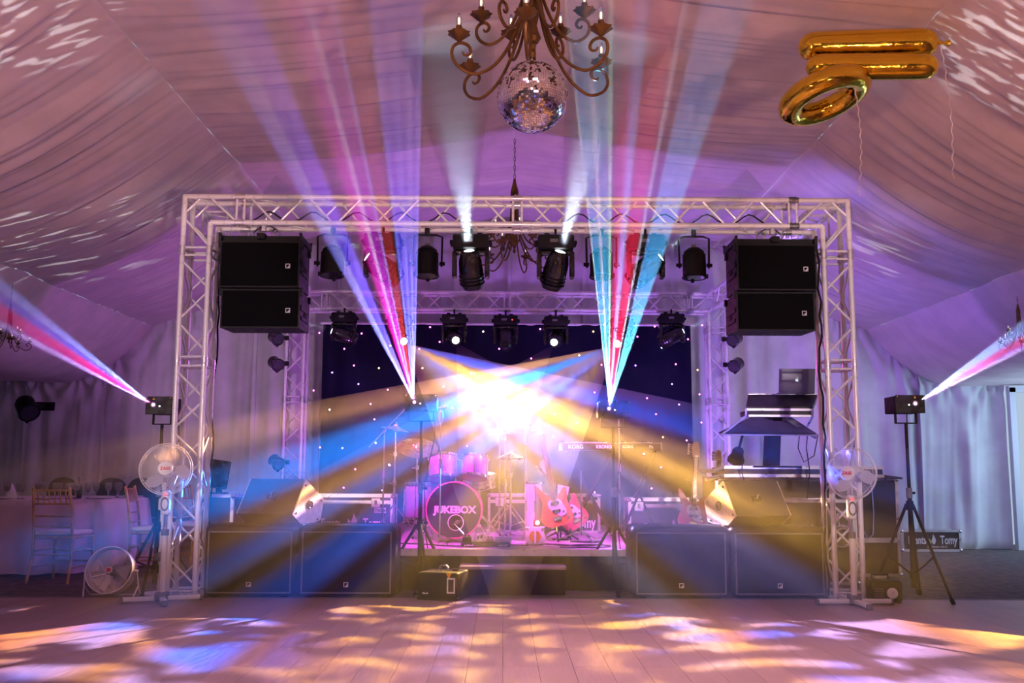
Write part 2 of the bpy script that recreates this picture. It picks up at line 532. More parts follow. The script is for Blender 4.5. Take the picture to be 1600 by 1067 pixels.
def haze_mat(d, g_=.3):
    m = bpy.data.materials.new('haze')
    m.use_nodes = True
    nt = m.node_tree
    nt.nodes.remove(nt.nodes['Principled BSDF'])
    v = nt.nodes.new('ShaderNodeVolumeScatter')
    v.inputs['Density'].default_value = d
    v.inputs['Color'].default_value = (1, 1, 1, 1)
    v.inputs['Anisotropy'].default_value = g_
    nt.links.new(v.outputs[0], nt.nodes['Material Output'].inputs['Volume'])
    m.volume_intersection_method = 'FAST' if hasattr(m, 'volume_intersection_method') else None
    return m


def cloth(name, col, var=.08, sc_=3.):
    return pm(name, col, .88, 0, var, sc_, .06, 90, sheen=.1)


M_LINER = cloth('ceiling_liner', (.80, .70, .68))
M_CURT = cloth('curtain_white', (.74, .74, .78))
M_CARPET = pm('carpet', (.17, .155, .15), .95, 0, .25, 9, .6, 260)
M_PLANK = pm('plank_wood', (.36, .25, .23), .42, 0, .18, 4, .12, 40, rndtint=.09, stretch=(14, 1.1, 1))
M_UNDER = pm('floor_joint', (.17, .115, .105), .8)
M_ALU = pm('aluminium', (.86, .83, .84), .34, .12, .03, 12)
M_ALU2 = pm('aluminium_edge', (.72, .70, .74), .35, .7, .08, 14)
M_BLK = pm('black_paint', (.009, .009, .010), .55, 0, .2, 20, .15, 300)
M_BLKG = pm('black_gloss', (.012, .012, .014), .25, 0, .1, 10, coat=.3)
M_BLKR = pm('black_rubber', (.015, .015, .016), .8)
M_GRILLE = pm('black_grille', (.004, .004, .0045), .8, 0, .2, 60, .4, 500)
M_CASE = pm('case_laminate', (.028, .022, .03), .45, 0, .2, 6, .2, 200)
M_GREY = pm('grey_plastic', (.16, .16, .17), .5, 0, .1, 20)
M_WHITE = pm('white_plastic', (.82, .80, .80), .4, 0, .04, 10)
M_LOGO = pm('white_print', (.85, .83, .86), .5)
M_RED = pm('red_print', (.7, .03, .04), .5)
M_YEL = pm('yellow_label', (.9, .5, .03), .5)
M_GOLD = pm('balloon_foil', (.92, .62, .05), .11, 1, .05, 5, .25, 26)
M_BRASS = pm('antique_gold', (.15, .08, .02), .45, .5, .25, 18, .1, 80)
M_CHAIRG = pm('chair_gilt', (.46, .27, .12), .4, .5, .2, 14)
M_CUSH = cloth('cushion_white', (.78, .74, .74))
M_TCLOTH = cloth('table_cloth', (.62, .44, .56))
M_MIRROR = pm('mirror_tile', (.92, .90, .90), .06, 1)
M_GLASS = pm('clear_glass', (.95, .96, 1), .03, 0, trans=.92)
M_BULB = em('bulb_glow', (1, .82, .62), 1.6)
M_CHROME = pm('chrome', (.85, .84, .86), .14, 1, .04, 20)
M_SPARK = pm('drum_wrap', (.42, .26, .58), .3, .35, .35, 160, .1, 200, coat=.5)
M_HEADD = pm('drum_head_dark', (.03, .02, .05), .35, 0, .1, 4)
M_HEADW = pm('drum_head_white', (.82, .78, .8), .5)
M_HOOP = pm('drum_hoop_pink', (.85, .10, .32), .35)
M_CYMB = pm('cymbal_bronze', (.72, .50, .26), .25, 1, .1, 30, .1, 120)
M_STAGE = pm('stage_deck', (.36, .26, .36), .45, 0, .15, 8, .2, 120)
M_SKIRT = pm('stage_skirt', (.016, .014, .018), .9, 0, .2, 10)
M_STARC = pm('star_cloth', (.010, .010, .030), .9, 0, .2, 2)
M_ORANGE = pm('guitar_sunburst', (.62, .17, .05), .28, 0, .2, 3, coat=.6)
M_MAGG = pm('guitar_red', (.55, .04, .12), .28, 0, .1, 3, coat=.6)
M_MAPLE = pm('maple_neck', (.60, .38, .2), .4, 0, .15, 8)
M_ROSE = pm('rosewood', (.10, .05, .035), .5)
M_LAP = pm('laptop_shell', (.16, .16, .19), .4, .4)
M_LABT = em('laptop_mark', (.8, .85, 1), .9)
M_LENSW = em('lens_white', (.86, .92, 1), 9)
M_LENSY = em('lens_warm', (1, .86, .62), 22)
M_LENSD = pm('lens_dark', (.05, .05, .07), .1, 0, coat=.6)
M_LASER = em('laser_point', (1, .35, .95), 14)
M_LEDW = em('led_white', (.85, .9, 1), 8)
M_LEDB = em('led_blue', (.1, .2, 1), 6)
M_LEDR = em('led_red', (1, .06, .04), 4)
M_RIBBON = pm('ribbon', (.85, .82, .85), .3, .2)
M_DARKC = cloth('dark_cover', (.06, .05, .08))
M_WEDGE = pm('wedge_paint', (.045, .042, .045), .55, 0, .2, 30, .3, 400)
M_WEDGELIT = pm('wedge_side_lit', (.62, .56, .48), .55, 0, .12, 30, .3, 400)  # cabinet finish made pale: beam light painted into the end panels
M_POST = pm('door_post', (.75, .8, .84), .45)

for m_, v_ in ((M_GRILLE, .08), (M_BLK, .25), (M_SKIRT, .1), (M_STARC, .1), (M_BLKR, .2), (M_CARPET, .1)): m_.node_tree.nodes['Principled BSDF'].inputs['Specular IOR Level'].default_value = v_

# ------------------------------------------------------------------ noise for cloth


class N1:
    def __init__(s, seed):
        r = random.Random(seed)
        s.t = [r.uniform(-1, 1) for _ in range(512)]
    def __call__(s, x):
        i = math.floor(x)
        f = x - i
        f = f * f * (3 - 2 * f)
        return s.t[i % 512] * (1 - f) + s.t[(i + 1) % 512] * f


CX = .12


def ceil_z(x):
    a = abs(x - CX)
    if a < 3.0: return 4.75 - .37 * a / 3 - .05 * math.sin(math.pi * a / 3)
    if a < 5.25:
        t = (a - 3) / 2.25
        return 4.38 - 1.21 * t - .2 * math.sin(math.pi * t)
    if a < 6.5:
        t = (a - 5.25) / 1.25
        return 3.17 - .81 * (1 - (1 - t) ** 2)
    return 2.36 + .02 * (a - 6.5)


# ------------------------------------------------------------------ structure: ceiling
ceiling = thing('ceiling', 'pale fabric tent lining pleated between the ridge and the eaves', None)
tag(ceiling, kind='structure')
rows = [-5 + .25 * i for i in range(32)] + [3 + .028 * i for i in range(int(11.5 / .028) + 1)]


def drape(a0, a1, sgn, ncol, seed, amp, pin0, pin1):
    n1, n2, n3, n4 = N1(seed), N1(seed + 1), N1(seed + 2), N1(seed + 3)
    mb = MB()
    vs_, fs = [], []
    for Y in rows:
        w = n1(Y * .9) * .55 + n2(Y * 2.3) * .5 + n3(Y * 6.5) * .22
        fine = n3(Y * 9) * .5 + n4(Y * 19) * .6
        bay = abs(((Y - .5) % 5) / 5 - .5) * 2          # 1 at a frame line
        for j in range(ncol + 1):
            t = j / ncol
            a = a0 + (a1 - a0) * t
            s = math.sin(math.pi * (.08 * pin0 + t * (1 - .08 * (pin0 + pin1))))
            sh = .25 * s * n2(Y * .7 + 3)
            z = ceil_z(CX + sgn * a) - amp * s ** .8 * (w + .15 * n3((Y + sh) * 4 + t * 1.2)) - (.008 + .010 * s) * fine + .03 * bay ** 8
            vs_.append((CX + sgn * a, Y + .05 * s * fine, z))
    nr = len(rows)
    for i in range(nr - 1):
        for j in range(ncol):
            k = i * (ncol + 1) + j
            fs.append((k, k + 1, k + ncol + 2, k + ncol + 1))
    mb.add(vs_, fs)
    return part('drape', mb, M_LINER, ceiling, True, ang=180)


for sgn in (-1, 1):
    drape(0, 3.0, sgn, 20, 10 + sgn, .06, 0, 0)
    drape(3.0, 5.25, sgn, 22, 20 + sgn, .085, 0, 0)
    drape(5.25, 9.45, sgn, 26, 30 + sgn, .06, 0, 0)

# back, side and front curtains
YB = 14.45


def curtain_panel(parent, x0, x1, seed, pins=2, amp=.05, Y=YB, top=None, nx=56, nz=40, z0=.0, m=None, side=None):
    n1, n2, n3 = N1(seed), N1(seed + 5), N1(seed + 9)
    r = random.Random(seed)
    x0, x1 = x0 - .03, x1 + (.03 if x1 < 7.3 or side else 0)
    px = [x0 + (x1 - x0) * (k + .5 + r.uniform(-.25, .25)) / pins for k in range(pins)] + [x0, x1]
    ph = [r.uniform(0, 6) for _ in px]
    vs_, fs = [], []
    for i in range(nz + 1):
        t = i / nz
        for j in range(nx + 1):
            x = x0 + (x1 - x0) * j / nx
            zt = (top(x) if top else ceil_z(x)) + .06
            z = zt + (z0 - zt) * t
            d = n1(x * 3.2 + t * .6) * amp * (.25 + t) + n2(x * 7 - t * .8) * amp * .55 + n3(x * 16 + t * 2) * .008
            for p, f in zip(px, ph):
                dx, dz = x - p, zt - z + .06
                rr = math.hypot(dx, dz)
                th = math.atan2(dx, dz)
                d += .035 * math.sin(th * 11 + f) * math.exp(-rr * 1.5) * min(1, rr * 6)
            e = min(j, nx - j) / nx
            d += .02 * math.exp(-e * 40)
            if t > .97: d -= .05 * (t - .97) / .03
            if side: vs_.append((Y - side * d, x, z))
            else: vs_.append((x, Y - .02 - d, z))
    for i in range(nz):
        for j in range(nx):
            k = i * (nx + 1) + j
            fs.append((k, k + 1, k + nx + 2, k + nx + 1))
    return part('curtain', MB().add(vs_, fs), m or M_CURT, parent, True, ang=180)


wall_back = tag(thing('wall_back', 'white pleated curtain wall behind the stage', None), kind='structure')
xs_ = [-9.4, -8.0, -6.9, -5.75, -4.6, -3.6, -2.4, -1.0, .1, 1.2, 2.5, 3.7, 4.9, 6.1, 7.32]
for k in range(len(xs_) - 1):
    curtain_panel(wall_back, xs_[k], xs_[k + 1], 100 + 7 * k, 1 if abs(xs_[k]) < 2.4 else 2, .06 if xs_[k] > 2 else .045)
bw = MB()
for xa, xb, zz in ((-9.5, -3, 3.9), (-3, 3.2, 5.2), (3.2, 7.3, 4.0)): bw.box(((xa + xb) / 2, YB + .16, zz / 2), (xb - xa, .04, zz))
part('backing', bw, M_CURT, wall_back, False)  # unseen sheet added to stop outside light showing between curtain panels
wall_left = tag(thing('wall_left', 'white curtain along the left side of the tent', None), kind='structure')
wall_right = tag(thing('wall_right', 'white curtain along the right side of the tent', None), kind='structure')
wall_front = tag(thing('wall_front', 'white curtain behind the camera', None), kind='structure')
flat = lambda x: 2.4
for k in range(3):
    curtain_panel(wall_left, -5 + 6.5 * k, 1.5 + 6.5 * k, 300 + k, 3, .08, -9.4, flat, 60, 12, 0, None, -1)
for k in range(2):
    curtain_panel(wall_right, -5 + 6.5 * k, 1.5 + 6.5 * k, 320 + k, 3, .08, 9.4, flat, 60, 12, 0, None, 1)
for k in range(3):
    curtain_panel(wall_front, -9.4 + 6.27 * k, -3.13 + 6.27 * k, 340 + k, 3, .05, -4.9, None, 60, 12)

# doorway at the right end of the back wall
door = tag(thing('door_1', 'white framed tent doorway open to the daylight at far right', None), kind='structure')
mb = MB()
mb.box((7.40, 14.36, 1.16), (.09, .1, 2.32))
part('door_post', mb, M_POST, door)
mb = MB()
mb.box((8.3, 14.36, 2.3), (1.9, .1, .09))
part('door_head', mb, M_POST, door)
mb = MB()
mb.box((7.47, 14.40, 1.15), (.02, .05, 2.2))
part('door_gasket', mb, M_GREY, door)

# floor
YS = 8.83
fl = MB().add([(-9.5, -5, -.012), (9.5, -5, -.012), (9.5, YS, -.012), (-9.5, YS, -.012)], [(0, 1, 2, 3)])
floor = tag(part('floor', fl, M_UNDER), 'wooden dance floor of long grey-brown planks', None, None, 'structure')
carp = MB().add([(-9.5, YS, -.004), (9.5, YS, -.004), (9.5, 15.5, -.004), (-9.5, 15.5, -.004)], [(0, 1, 2, 3)])
tag(part('floor', carp, M_CARPET), 'dark carpet floor behind the dance floor edge', None, None, 'structure')
pw, pl_ = .2, 1.2
pm_ = mesh_of('plank', MB().box((0, 0, -.006), (pw - .002, pl_ - .002, .012)), M_PLANK, False)
cut_ = mesh_of('plank', MB().box((0, 0, -.006), (pw - .002, .6 - .002, .012)), M_PLANK, False)
for i in range(-24, 25):
    off = (0, .6, .3, .9)[i % 4] if False else (0 if i % 2 else .6)
    y = YS
    if off:
        link('plank', cut_, floor, Matrix.Translation((i * pw + .11, y - .3, 0)))
        y -= .6
    while y > 4.3 and len(floor.children) < 298:
        link('plank', pm_, floor, Matrix.Translation((i * pw + .11, y - pl_ / 2, 0)))
        y -= pl_
far = MB()
for i in range(-47, 48):
    for y0, y1 in ((-5, 4.0),):
        yy = y0
        while yy < y1:
            if not (-24 <= i <= 24 and yy + pl_ > 4.0): far.box((i * pw + .11, yy + pl_ / 2, -.006), (pw - .002, pl_ - .002, .012))
            yy += pl_
for i in list(range(-47, -24)) + list(range(25, 48)):
    yy = 4.0
    while yy < YS - .01:
        h = min(pl_, YS - yy)
        far.box((i * pw + .11, yy + h / 2, -.006), (pw - .003, h - .003, .012))
        yy += pl_
tag(part('planks', far, M_PLANK, floor, False), kind='stuff')
tag(part('trim_1', MB().box((0, YS + .005, -.001), (19, .04, .008)), M_GREY), 'grey edge strip between dance floor and carpet', None, None, 'structure')

# ------------------------------------------------------------------ haze in the beams


haze = tag(thing('haze', 'thin stage haze glowing in the coloured light beams', None), kind='stuff')


def haze_cone(o, deg, L, dens, label, start=.05):
    t = math.tan(R(deg / 2)) * 1.02
    bm = bmesh.new()
    bmesh.ops.create_cone(bm, cap_ends=True, segments=32, radius1=start * t + .035, radius2=L * t, depth=L - start)
    bmesh.ops.transform(bm, matrix=Matrix.Rotation(math.pi, 4, 'X') @ Matrix.Translation((0, 0, (L + start) / 2)), verts=bm.verts)
    me = bpy.data.meshes.new('haze')
    bm.to_mesh(me)
    bm.free()
    me.materials.append(haze_mat(dens))
    h = link('haze_beam', me, haze)
    h.location, h.rotation_euler = o.location, o.rotation_euler
    h['label'] = label
    return h


HL = ['haze lit amber and blue, fanning right from the leftmost rear lamp', 'haze lit amber and white below the second rear lamp',
      'haze lit blue and amber below the third rear lamp', 'haze lit blue and brown, fanning left from the rightmost rear lamp']
def haze_sector(o, deg, side, lo, hi, L, dens, label, start=.04):
    """the lit part of a head's cone: the colour wedges between two angles"""
    q = o.rotation_euler.to_matrix().inverted() @ (V(CAMP) - o.location)
    a0, b0 = q.x / -q.z, q.y / -q.z
    t = math.tan(R(deg / 2)) * 1.01
    far, near = [], []
    for k in range(25):
        al = R(lo + (hi - lo) * k / 24)
        da, db = -side * math.cos(al), -math.sin(al)
        B = a0 * da + b0 * db
        D = B * B - (a0 * a0 + b0 * b0 - t * t)
        if D <= 0: continue
        f = -B + math.sqrt(D)
        n = max(0, -B - math.sqrt(D))
        if f <= 0: continue
        far.append((a0 + da * f, b0 + db * f))
        near.append((a0 + da * n, b0 + db * n))
    poly = far + (near[::-1] if max((V(x) - V(near[0])).length for x in near) > .005 else [(near[0][0], near[0][1])])
    m = len(poly)
    vs_ = [(x * r, y * r, -r) for r in (start, L) for x, y in poly]
    mb = MB().add(vs_, [tuple(range(m)), tuple(range(m, 2 * m))[::-1]] + [(i, (i + 1) % m, m + (i + 1) % m, m + i) for i in range(m)])
    h = part('haze_beam', mb, haze_mat(dens), haze, False, label)
    h.location, h.rotation_euler = o.location, o.rotation_euler
    return h


for o, (p, t, d, s, rp, e), lb, L, dn, (lo, hi) in zip(head_spots, HEADS, HL, (8.0, 7.2, 7.2, 8.0), (.018, .007, .007, .018), ((8, 64), (27, 85), (27, 70), (7, 64))):
    haze_sector(o, d, s, lo, hi, L, dn, lb)
UL = ['short white haze beam of the leftmost red head on the front truss', 'pale blue haze beam rising from the second lit head of the front truss',
      'pale blue haze beam rising from the third lit head of the front truss', 'short white haze beam of the rightmost red head on the front truss',
      'dim blue haze beam at the upper left of the star cloth', 'dim blue haze beam at the upper right of the star cloth']
for (o, L, deg, dn), lb in zip(up_spots, UL): haze_cone(o, deg, L, dn, lb)
LL = ['haze lit by the blue and pink laser fan left of centre', 'haze lit by the cyan and red laser fan right of centre',
      'haze lit by the blue and red laser at far left', 'haze lit by the blue and red laser at far right']
for (o, half, th, L), lb, dn in zip(LASERS, LL, (.26, .26, .6, .6)):
    s, e = .05, L
    vs_ = []
    for r in (s, e):
        hx, hy = half * r, th * r + .0015
        vs_ += [(-hx, -hy, -r), (hx, -hy, -r), (hx, hy, -r), (-hx, hy, -r)]
    mb = MB().add(vs_, [(0, 1, 2, 3), (7, 6, 5, 4), (0, 4, 5, 1), (1, 5, 6, 2), (2, 6, 7, 3), (3, 7, 4, 0)])
    h = part('haze_beam', mb, haze_mat(dn, .55), haze, False, lb)
    h.location, h.rotation_euler = o.location, o.rotation_euler

# ------------------------------------------------------------------ truss frame
XL, XR, YF, YR, ZT, CH = -2.885, 3.14, 8.789, 13.645, CAMZ + 2.443, .24
XRL, XRR = -2.99, 3.11
truss = thing('truss_frame', 'silver box truss frame standing round the stage, four towers joined by beams', 'truss', (0, 0, 0))
_ch, _br = {}, {}


def chord(parent, a, b, r=.0245):
    a, b = V(a), V(b)
    L = round((b - a).length, 3)
    if (L, r) not in _ch: _ch[(L, r)] = mesh_of('chord', MB().cyl((0, 0, 0), (0, 0, L), r, None, 14), M_ALU)
    return link('chord', _ch[(L, r)], parent, Matrix.Translation(a) @ (b - a).to_track_quat('Z', 'X').to_matrix().to_4x4())


def brace(parent, a, b, r=.0105):
    a, b = V(a), V(b)
    L = round((b - a).length, 3)
    if (L, r) not in _br: _br[(L, r)] = mesh_of('brace', MB().cyl((0, 0, 0), (0, 0, L), r, None, 8), M_ALU)
    return link('brace', _br[(L, r)], parent, Matrix.Translation(a) @ (b - a).to_track_quat('Z', 'X').to_matrix().to_4x4())


cpl = mesh_of('coupler', MB().cyl((0, 0, -.045), (0, 0, .045), .0285, None, 14).cyl((0, 0, -.012), (0, 0, .012), .031, None, 14).cyl((-.038, 0, .02), (.038, 0, .02), .006, None, 8).cyl((-.038, 0, -.02), (.038, 0, -.02), .006, None, 8), M_ALU2)


def truss_run(name, p, axis, u, w, lengths, joined=False, ends=(True, True), label=None):
    """box truss: corner chord at p, running along axis; the section spans u and w; lengths = successive segments"""
    root = thing(name, label, None)
    root.parent = truss
    p, axis, u, w = V(p), V(axis), V(u) * CH, V(w) * CH
    s = 0.
    joint = MB()
    for gi, L in enumerate(lengths):
        a0, a1 = p + axis * s, p + axis * (s + L)
        for o in (V(), u, w, u + w): chord(root, a0 + o, a1 + o)
        faces = [(V(), u), (w, w + u), (V(), w), (u, u + w)]
        m = .07
        n = max(1, round((L - 2 * m) / .262))
        st = (L - 2 * m) / n
        for fi, (o0, o1) in enumerate(faces):
            segs = [(a0 + axis * (m - .03) + o0, a0 + axis * (m - .03) + o1), (a1 - axis * (m - .03) + o0, a1 - axis * (m - .03) + o1)]
            for k in range(n):
                q0, q1 = a0 + axis * (m + st * k + .02), a0 + axis * (m + st * (k + 1) - .02)
                A, B = (o1, o0) if (k + fi) % 2 else (o0, o1)
                segs.append((q0 + A, q1 + B))
            for A, B in segs:
                d = (B - A).normalized() * .02
                if joined: joint.cyl(A + d, B - d, .0105, None, 8)
                else: brace(root, A + d, B - d)
        if gi < len(lengths) - 1 or ends[1]:
            for o in (V(), u, w, u + w):
                link('coupler', cpl, root, Matrix.Translation(a1 + o) @ axis.to_track_quat('Z', 'X').to_matrix().to_4x4())
        s += L
    if joined: part('bracing', joint, M_ALU, root)
    return root


def corner(x, y, sx, sy, label):
    """corner block of the frame: (x, y) outer front chord; sx/sy point inward"""
    root = thing('truss_corner', label, None)
    root.parent = truss
    D = .5
    zt, zb = ZT, ZT - D
    x1, y1 = x + sx * CH, y + sy * CH
    for yy in (y, y1):
        chord(root, (x, yy, zb), (x, yy, zt))
        chord(root, (x1, yy, zb), (x1, yy, zt - CH))
        chord(root, (x, yy, zt), (x + sx * D, yy, zt))
        chord(root, (x1, yy, zt - CH), (x + sx * D, yy, zt - CH))
        brace(root, (x + sx * .02, yy, zt - .14), (x + sx * .14, yy, zt - .02))
        brace(root, (x + sx * .24, yy, zt - .02), (x + sx * .46, yy, zt - CH + .02))
        brace(root, (x + sx * .02, yy, zt - .22), (x + sx * (CH - .02), yy, zt - .44))
        brace(root, (x + sx * .02, yy, zb + .03), (x + sx * (CH - .02), yy, zb + .03))
        brace(root, (x + sx * (D - .03), yy, zt - .02), (x + sx * (D - .03), yy, zt - CH + .02))
    for xx, zz in ((x, zt), (x1, zt), (x, zt - CH), (x1, zt - CH)):
        chord(root, (xx, y1 if (zz, xx) != (zt, x) else y, zz), (xx, y + sy * D, zz))
    brace(root, (x, y + sy * .02, zb + .03), (x, y1 - sy * .02, zb + .03))
    brace(root, (x1, y + sy * .02, zb + .03), (x1, y1 - sy * .02, zb + .03))
    brace(root, (x, y + sy * .02, zt), (x1, y1 - sy * .02, zt))
    for o in ((x, y), (x1, y), (x, y1), (x1, y1)): link('coupler', cpl, root, Matrix.Translation((*o, zb)))
    for yy in (y, y1):
        for zz in (zt, zt - CH):
            link('coupler', cpl, root, Matrix.Translation((x + sx * D, yy, zz)) @ Matrix.Rotation(math.pi / 2, 4, 'Y'))
    return root


corner(XL, YF, 1, 1, 'front left corner block')
corner(XR, YF, -1, 1, 'front right corner block')
corner(XRL, YR + CH, 1, -1, 'rear left corner block')
corner(XRR, YR + CH, -1, -1, 'rear right corner block')
half = (XR - XL - 1.0) / 2
truss_run('truss_beam', (XL + .5, YF, ZT), (1, 0, 0), (0, 0, -1), (0, 1, 0), [half, half], label='front beam')
half = (XRR - XRL - 1.0) / 2
truss_run('truss_beam', (XRL + .5, YR, ZT), (1, 0, 0), (0, 0, -1), (0, 1, 0), [half, half], label='rear beam')
Ls = (YR + CH - .5) - (YF + .5)
truss_run('truss_beam', (XL, YF + .5, ZT), (0, 1, 0), (0, 0, -1), (1, 0, 0), [Ls / 2, Ls / 2], True, (True, False), label='left side beam')
truss_run('truss_beam', (XR - CH, YF + .5, ZT), (0, 1, 0), (0, 0, -1), (1, 0, 0), [Ls / 2, Ls / 2], True, (True, False), label='right side beam')
hc = ZT - .5
for (x, y, sx, lb) in ((XL, YF, 1, 'front left tower'), (XR, YF, -1, 'front right tower'), (XRL, YR, 1, 'rear left tower'), (XRR, YR, -1, 'rear right tower')):
    c = truss_run('truss_tower', (x, y, hc), (0, 0, -1), (sx, 0, 0), (0, 1, 0), [1.0, hc - 1.0 - .02], label=lb)
    part('base_plate', MB().box((x + sx * CH / 2, y + CH / 2, .008), (.30, .30, .012)), M_ALU, c, False)

# cables tied along the towers
for n_, pts in (('left', [(XL + CH + .03, YF + CH, 3.05), (XL + CH + .035, YF + CH + .02, 2.4), (XL + CH + .02, YF + CH, 1.7), (XL + CH + .04, YF + CH, 1.0), (XL + CH + .03, YF + CH + .05, .03)]),
                ('right', [(XR - CH - .05, YF + .02, 3.1), (XR - CH - .035, YF + .02, 2.5), (XR - CH - .06, YF + .03, 2.0), (XR - CH - .04, YF + .02, 1.4), (XR - CH - .07, YF + .02, .8), (XR - CH - .05, YF + .05, .03)])):
    pp = []
    for i in range(len(pts) - 1):
        for k in range(5): pp.append(V(pts[i]).lerp(V(pts[i + 1]), k / 5) + V((.012 * math.sin(i * 5 + k * 1.7), .01 * math.cos(k * 2.1), 0)))
    tag(part('power_cable', MB().tube(pp + [V(pts[-1])], .009, 6), M_BLKR), 'black cable running down the front %s truss tower' % n_, 'cable')
for x0, x1, lb in ((-2.35, -.4, 'black cable looping along the front beam, left half'), (.5, 2.4, 'black cable looping along the front beam, right half')):
    pp = [V((x0 + (x1 - x0) * k / 40, YF + .12, ZT - CH + .045 + .09 * abs(math.sin(k * .38)) ** 3)) for k in range(41)]
    tag(part('power_cable', MB().tube(pp, .007, 6), M_BLKR), lb, 'cable')

# ------------------------------------------------------------------ loudspeakers


def emblem(parent, M, s=.04):
    mb = MB()
    for sx in (-1, 1):
        mb.box((sx * s * .42, 0, 0), (s * .16, .004, s))
        mb.box((0, 0, sx * s * .42), (s, .004, s * .16))
    mb.prism([(-s * .12, -s * .3), (s * .3, -s * .3), (s * .3, s * .14)], -.002, .002)
    return part('emblem', mb, M_LOGO, parent, False, 'small white square emblem', M=M)


def line_cabinet(label, loc, w, h, d, taper, sgn, group):
    t = thing('line_array_speaker', label, 'speaker', loc, 0, group)
    k = taper
    side = [(-d / 2, -h / 2 + k), (-d / 2, h / 2), (d / 2, h / 2 - k * .7), (d / 2, -h / 2 + k * 1.4)]
    mb = MB()
    # wedge-shaped box: outline in y,z extruded along x
    Mx = Matrix.Rotation(math.pi / 2, 4, 'Z')
    mb.prism([(y, z) for y, z in side], -w / 2, w / 2, Mx)
    body = part('cabinet', mb, M_BLK, t, False)
    part('grille', MB().rbox((0, -d / 2 - .008, k / 2 - .002), (w - .03, .018, h - k - .03), .006, 1), M_GRILLE, t, False)
    for sx in (-1, 1):
        r = MB().rbox((sx * (w / 2 + .006), -.02, .03), (.012, d * .8, .05), .004, 1).rbox((sx * (w / 2 + .006), -.02, -.06), (.012, d * .7, .035), .004, 1)
        r.box((sx * (w / 2 + .01), -d / 2 + .03, h / 2 - .02), (.02, .05, .07)).box((sx * (w / 2 + .01), d / 2 - .05, h / 2 - .04), (.02, .05, .06))
        part('rigging_rail', r, M_BLK, t, False)
        hd = MB().ell((sx * (w / 2 + .003), .02, -.02), (.01, .06, .04), 14, 8)
        part('handle_cup', hd, M_BLKR, t)
    emblem(t, Matrix.Translation((w / 2 - .10 if sgn < 0 else w / 2 - .10, -d / 2 - .018, -.02 + k / 2)), .042)
    return t


def line_cluster(cx, sgn, name):
    w, d, h = .71, .44, .42
    y = 8.93
    g = 'line array at the %s of the front truss' % name
    zt = 3.13
    t = thing('rigging_frame', 'black steel hanging frame above the %s line array' % name, 'rigging', (cx, y, zt))
    f = MB()
    for sx in (-1, 1):
        f.prism([(-.22, 0), (-.24, .07), (-.19, .05), (.2, .05), (.26, .09), (.24, 0)], sx * (w / 2 + .005) - .012, sx * (w / 2 + .005) + .012, Matrix.Rotation(math.pi / 2, 4, 'Z'))
    f.box((0, -.15, .03), (w, .04, .05)).box((0, .15, .03), (w, .04, .05)).box((0, 0, .045), (.07, .44, .05))
    part('frame', f, M_BLK, t, False)
    for sx in (-.08, .08):
        pts = [(sx - .03, 0, .07), (sx - .035, 0, .13), (sx, 0, .165), (sx + .035, 0, .13), (sx + .03, 0, .07)]
        part('shackle', MB().tube(pts, .009, 8), M_CHROME, t)
    part('hoist_clamp', MB().box((0, -.10, ZT - CH - zt + .005), (.07, .07, .05)).box((0, -.10, ZT - CH - zt - .04), (.035, .05, .06)), M_ALU2, t, False)
    part('chain', MB().tube([(0, -.10, ZT - CH - zt - .06), (-.01, -.05, .2), (-.08, 0, .165)], .008, 6).tube([(0, -.10, ZT - CH - zt - .06), (.02, -.05, .19), (.08, 0, .165)], .008, 6), M_CHROME, t)
    line_cabinet('black line array speaker hung at %s, upper of its two' % name, (cx, y, zt - h / 2 - .003), w, h, d, .0, sgn, g)
    line_cabinet('black line array speaker hung at %s, lower of its two' % name, (cx + sgn * -.01, y + .035, zt - h - .19 - .012), w - .01, .38, d, .03, sgn, g)


line_cluster(-2.17, -1, 'left')
line_cluster(2.45, 1, 'right')


def subwoofer(label, x0, x1, group):
    w, d, h = x1 - x0, .47, .62
    t = thing('subwoofer', label, 'speaker', ((x0 + x1) / 2, 8.87 + d / 2, 0), 0, group)
    part('cabinet', MB().rbox((0, 0, h / 2), (w, d, h), .055, 4), M_BLK, t)
    part('grille', MB().rbox((0, -d / 2 - .002, h / 2 - .01), (w - .09, .02, h - .10), .008, 2), M_GRILLE, t)
    fr = MB()
    for sx in (-1, 1): fr.box((sx * (w / 2 - .045), -d / 2 - .008, h / 2 - .01), (.012, .02, h - .09))
    fr.box((0, -d / 2 - .008, h - .06), (w - .09, .02, .012)).box((0, -d / 2 - .008, .04), (w - .09, .02, .012))
    part('grille_frame', fr, M_GREY, t, False)
    for sx in (-1, 1): part('skid', MB().rbox((sx * w * .38, 0, .004), (.06, d * .9, .012), .003, 1), M_BLKR, t, False)
    emblem(t, Matrix.Translation((.0, -d / 2 - .014, .11)), .042)
    return t


subwoofer('black subwoofer at far left of the stage front', -2.605, -1.795, 'subwoofers along the stage front')
subwoofer('black subwoofer lit brown, beside the left gap to the step', -1.785, -.925, 'subwoofers along the stage front')
subwoofer('black subwoofer right of the step, lit blue and brown', 1.14, 2.005, 'subwoofers along the stage front')
subwoofer('black subwoofer standing beside the right truss tower', 2.01, 2.862, 'subwoofers along the stage front')


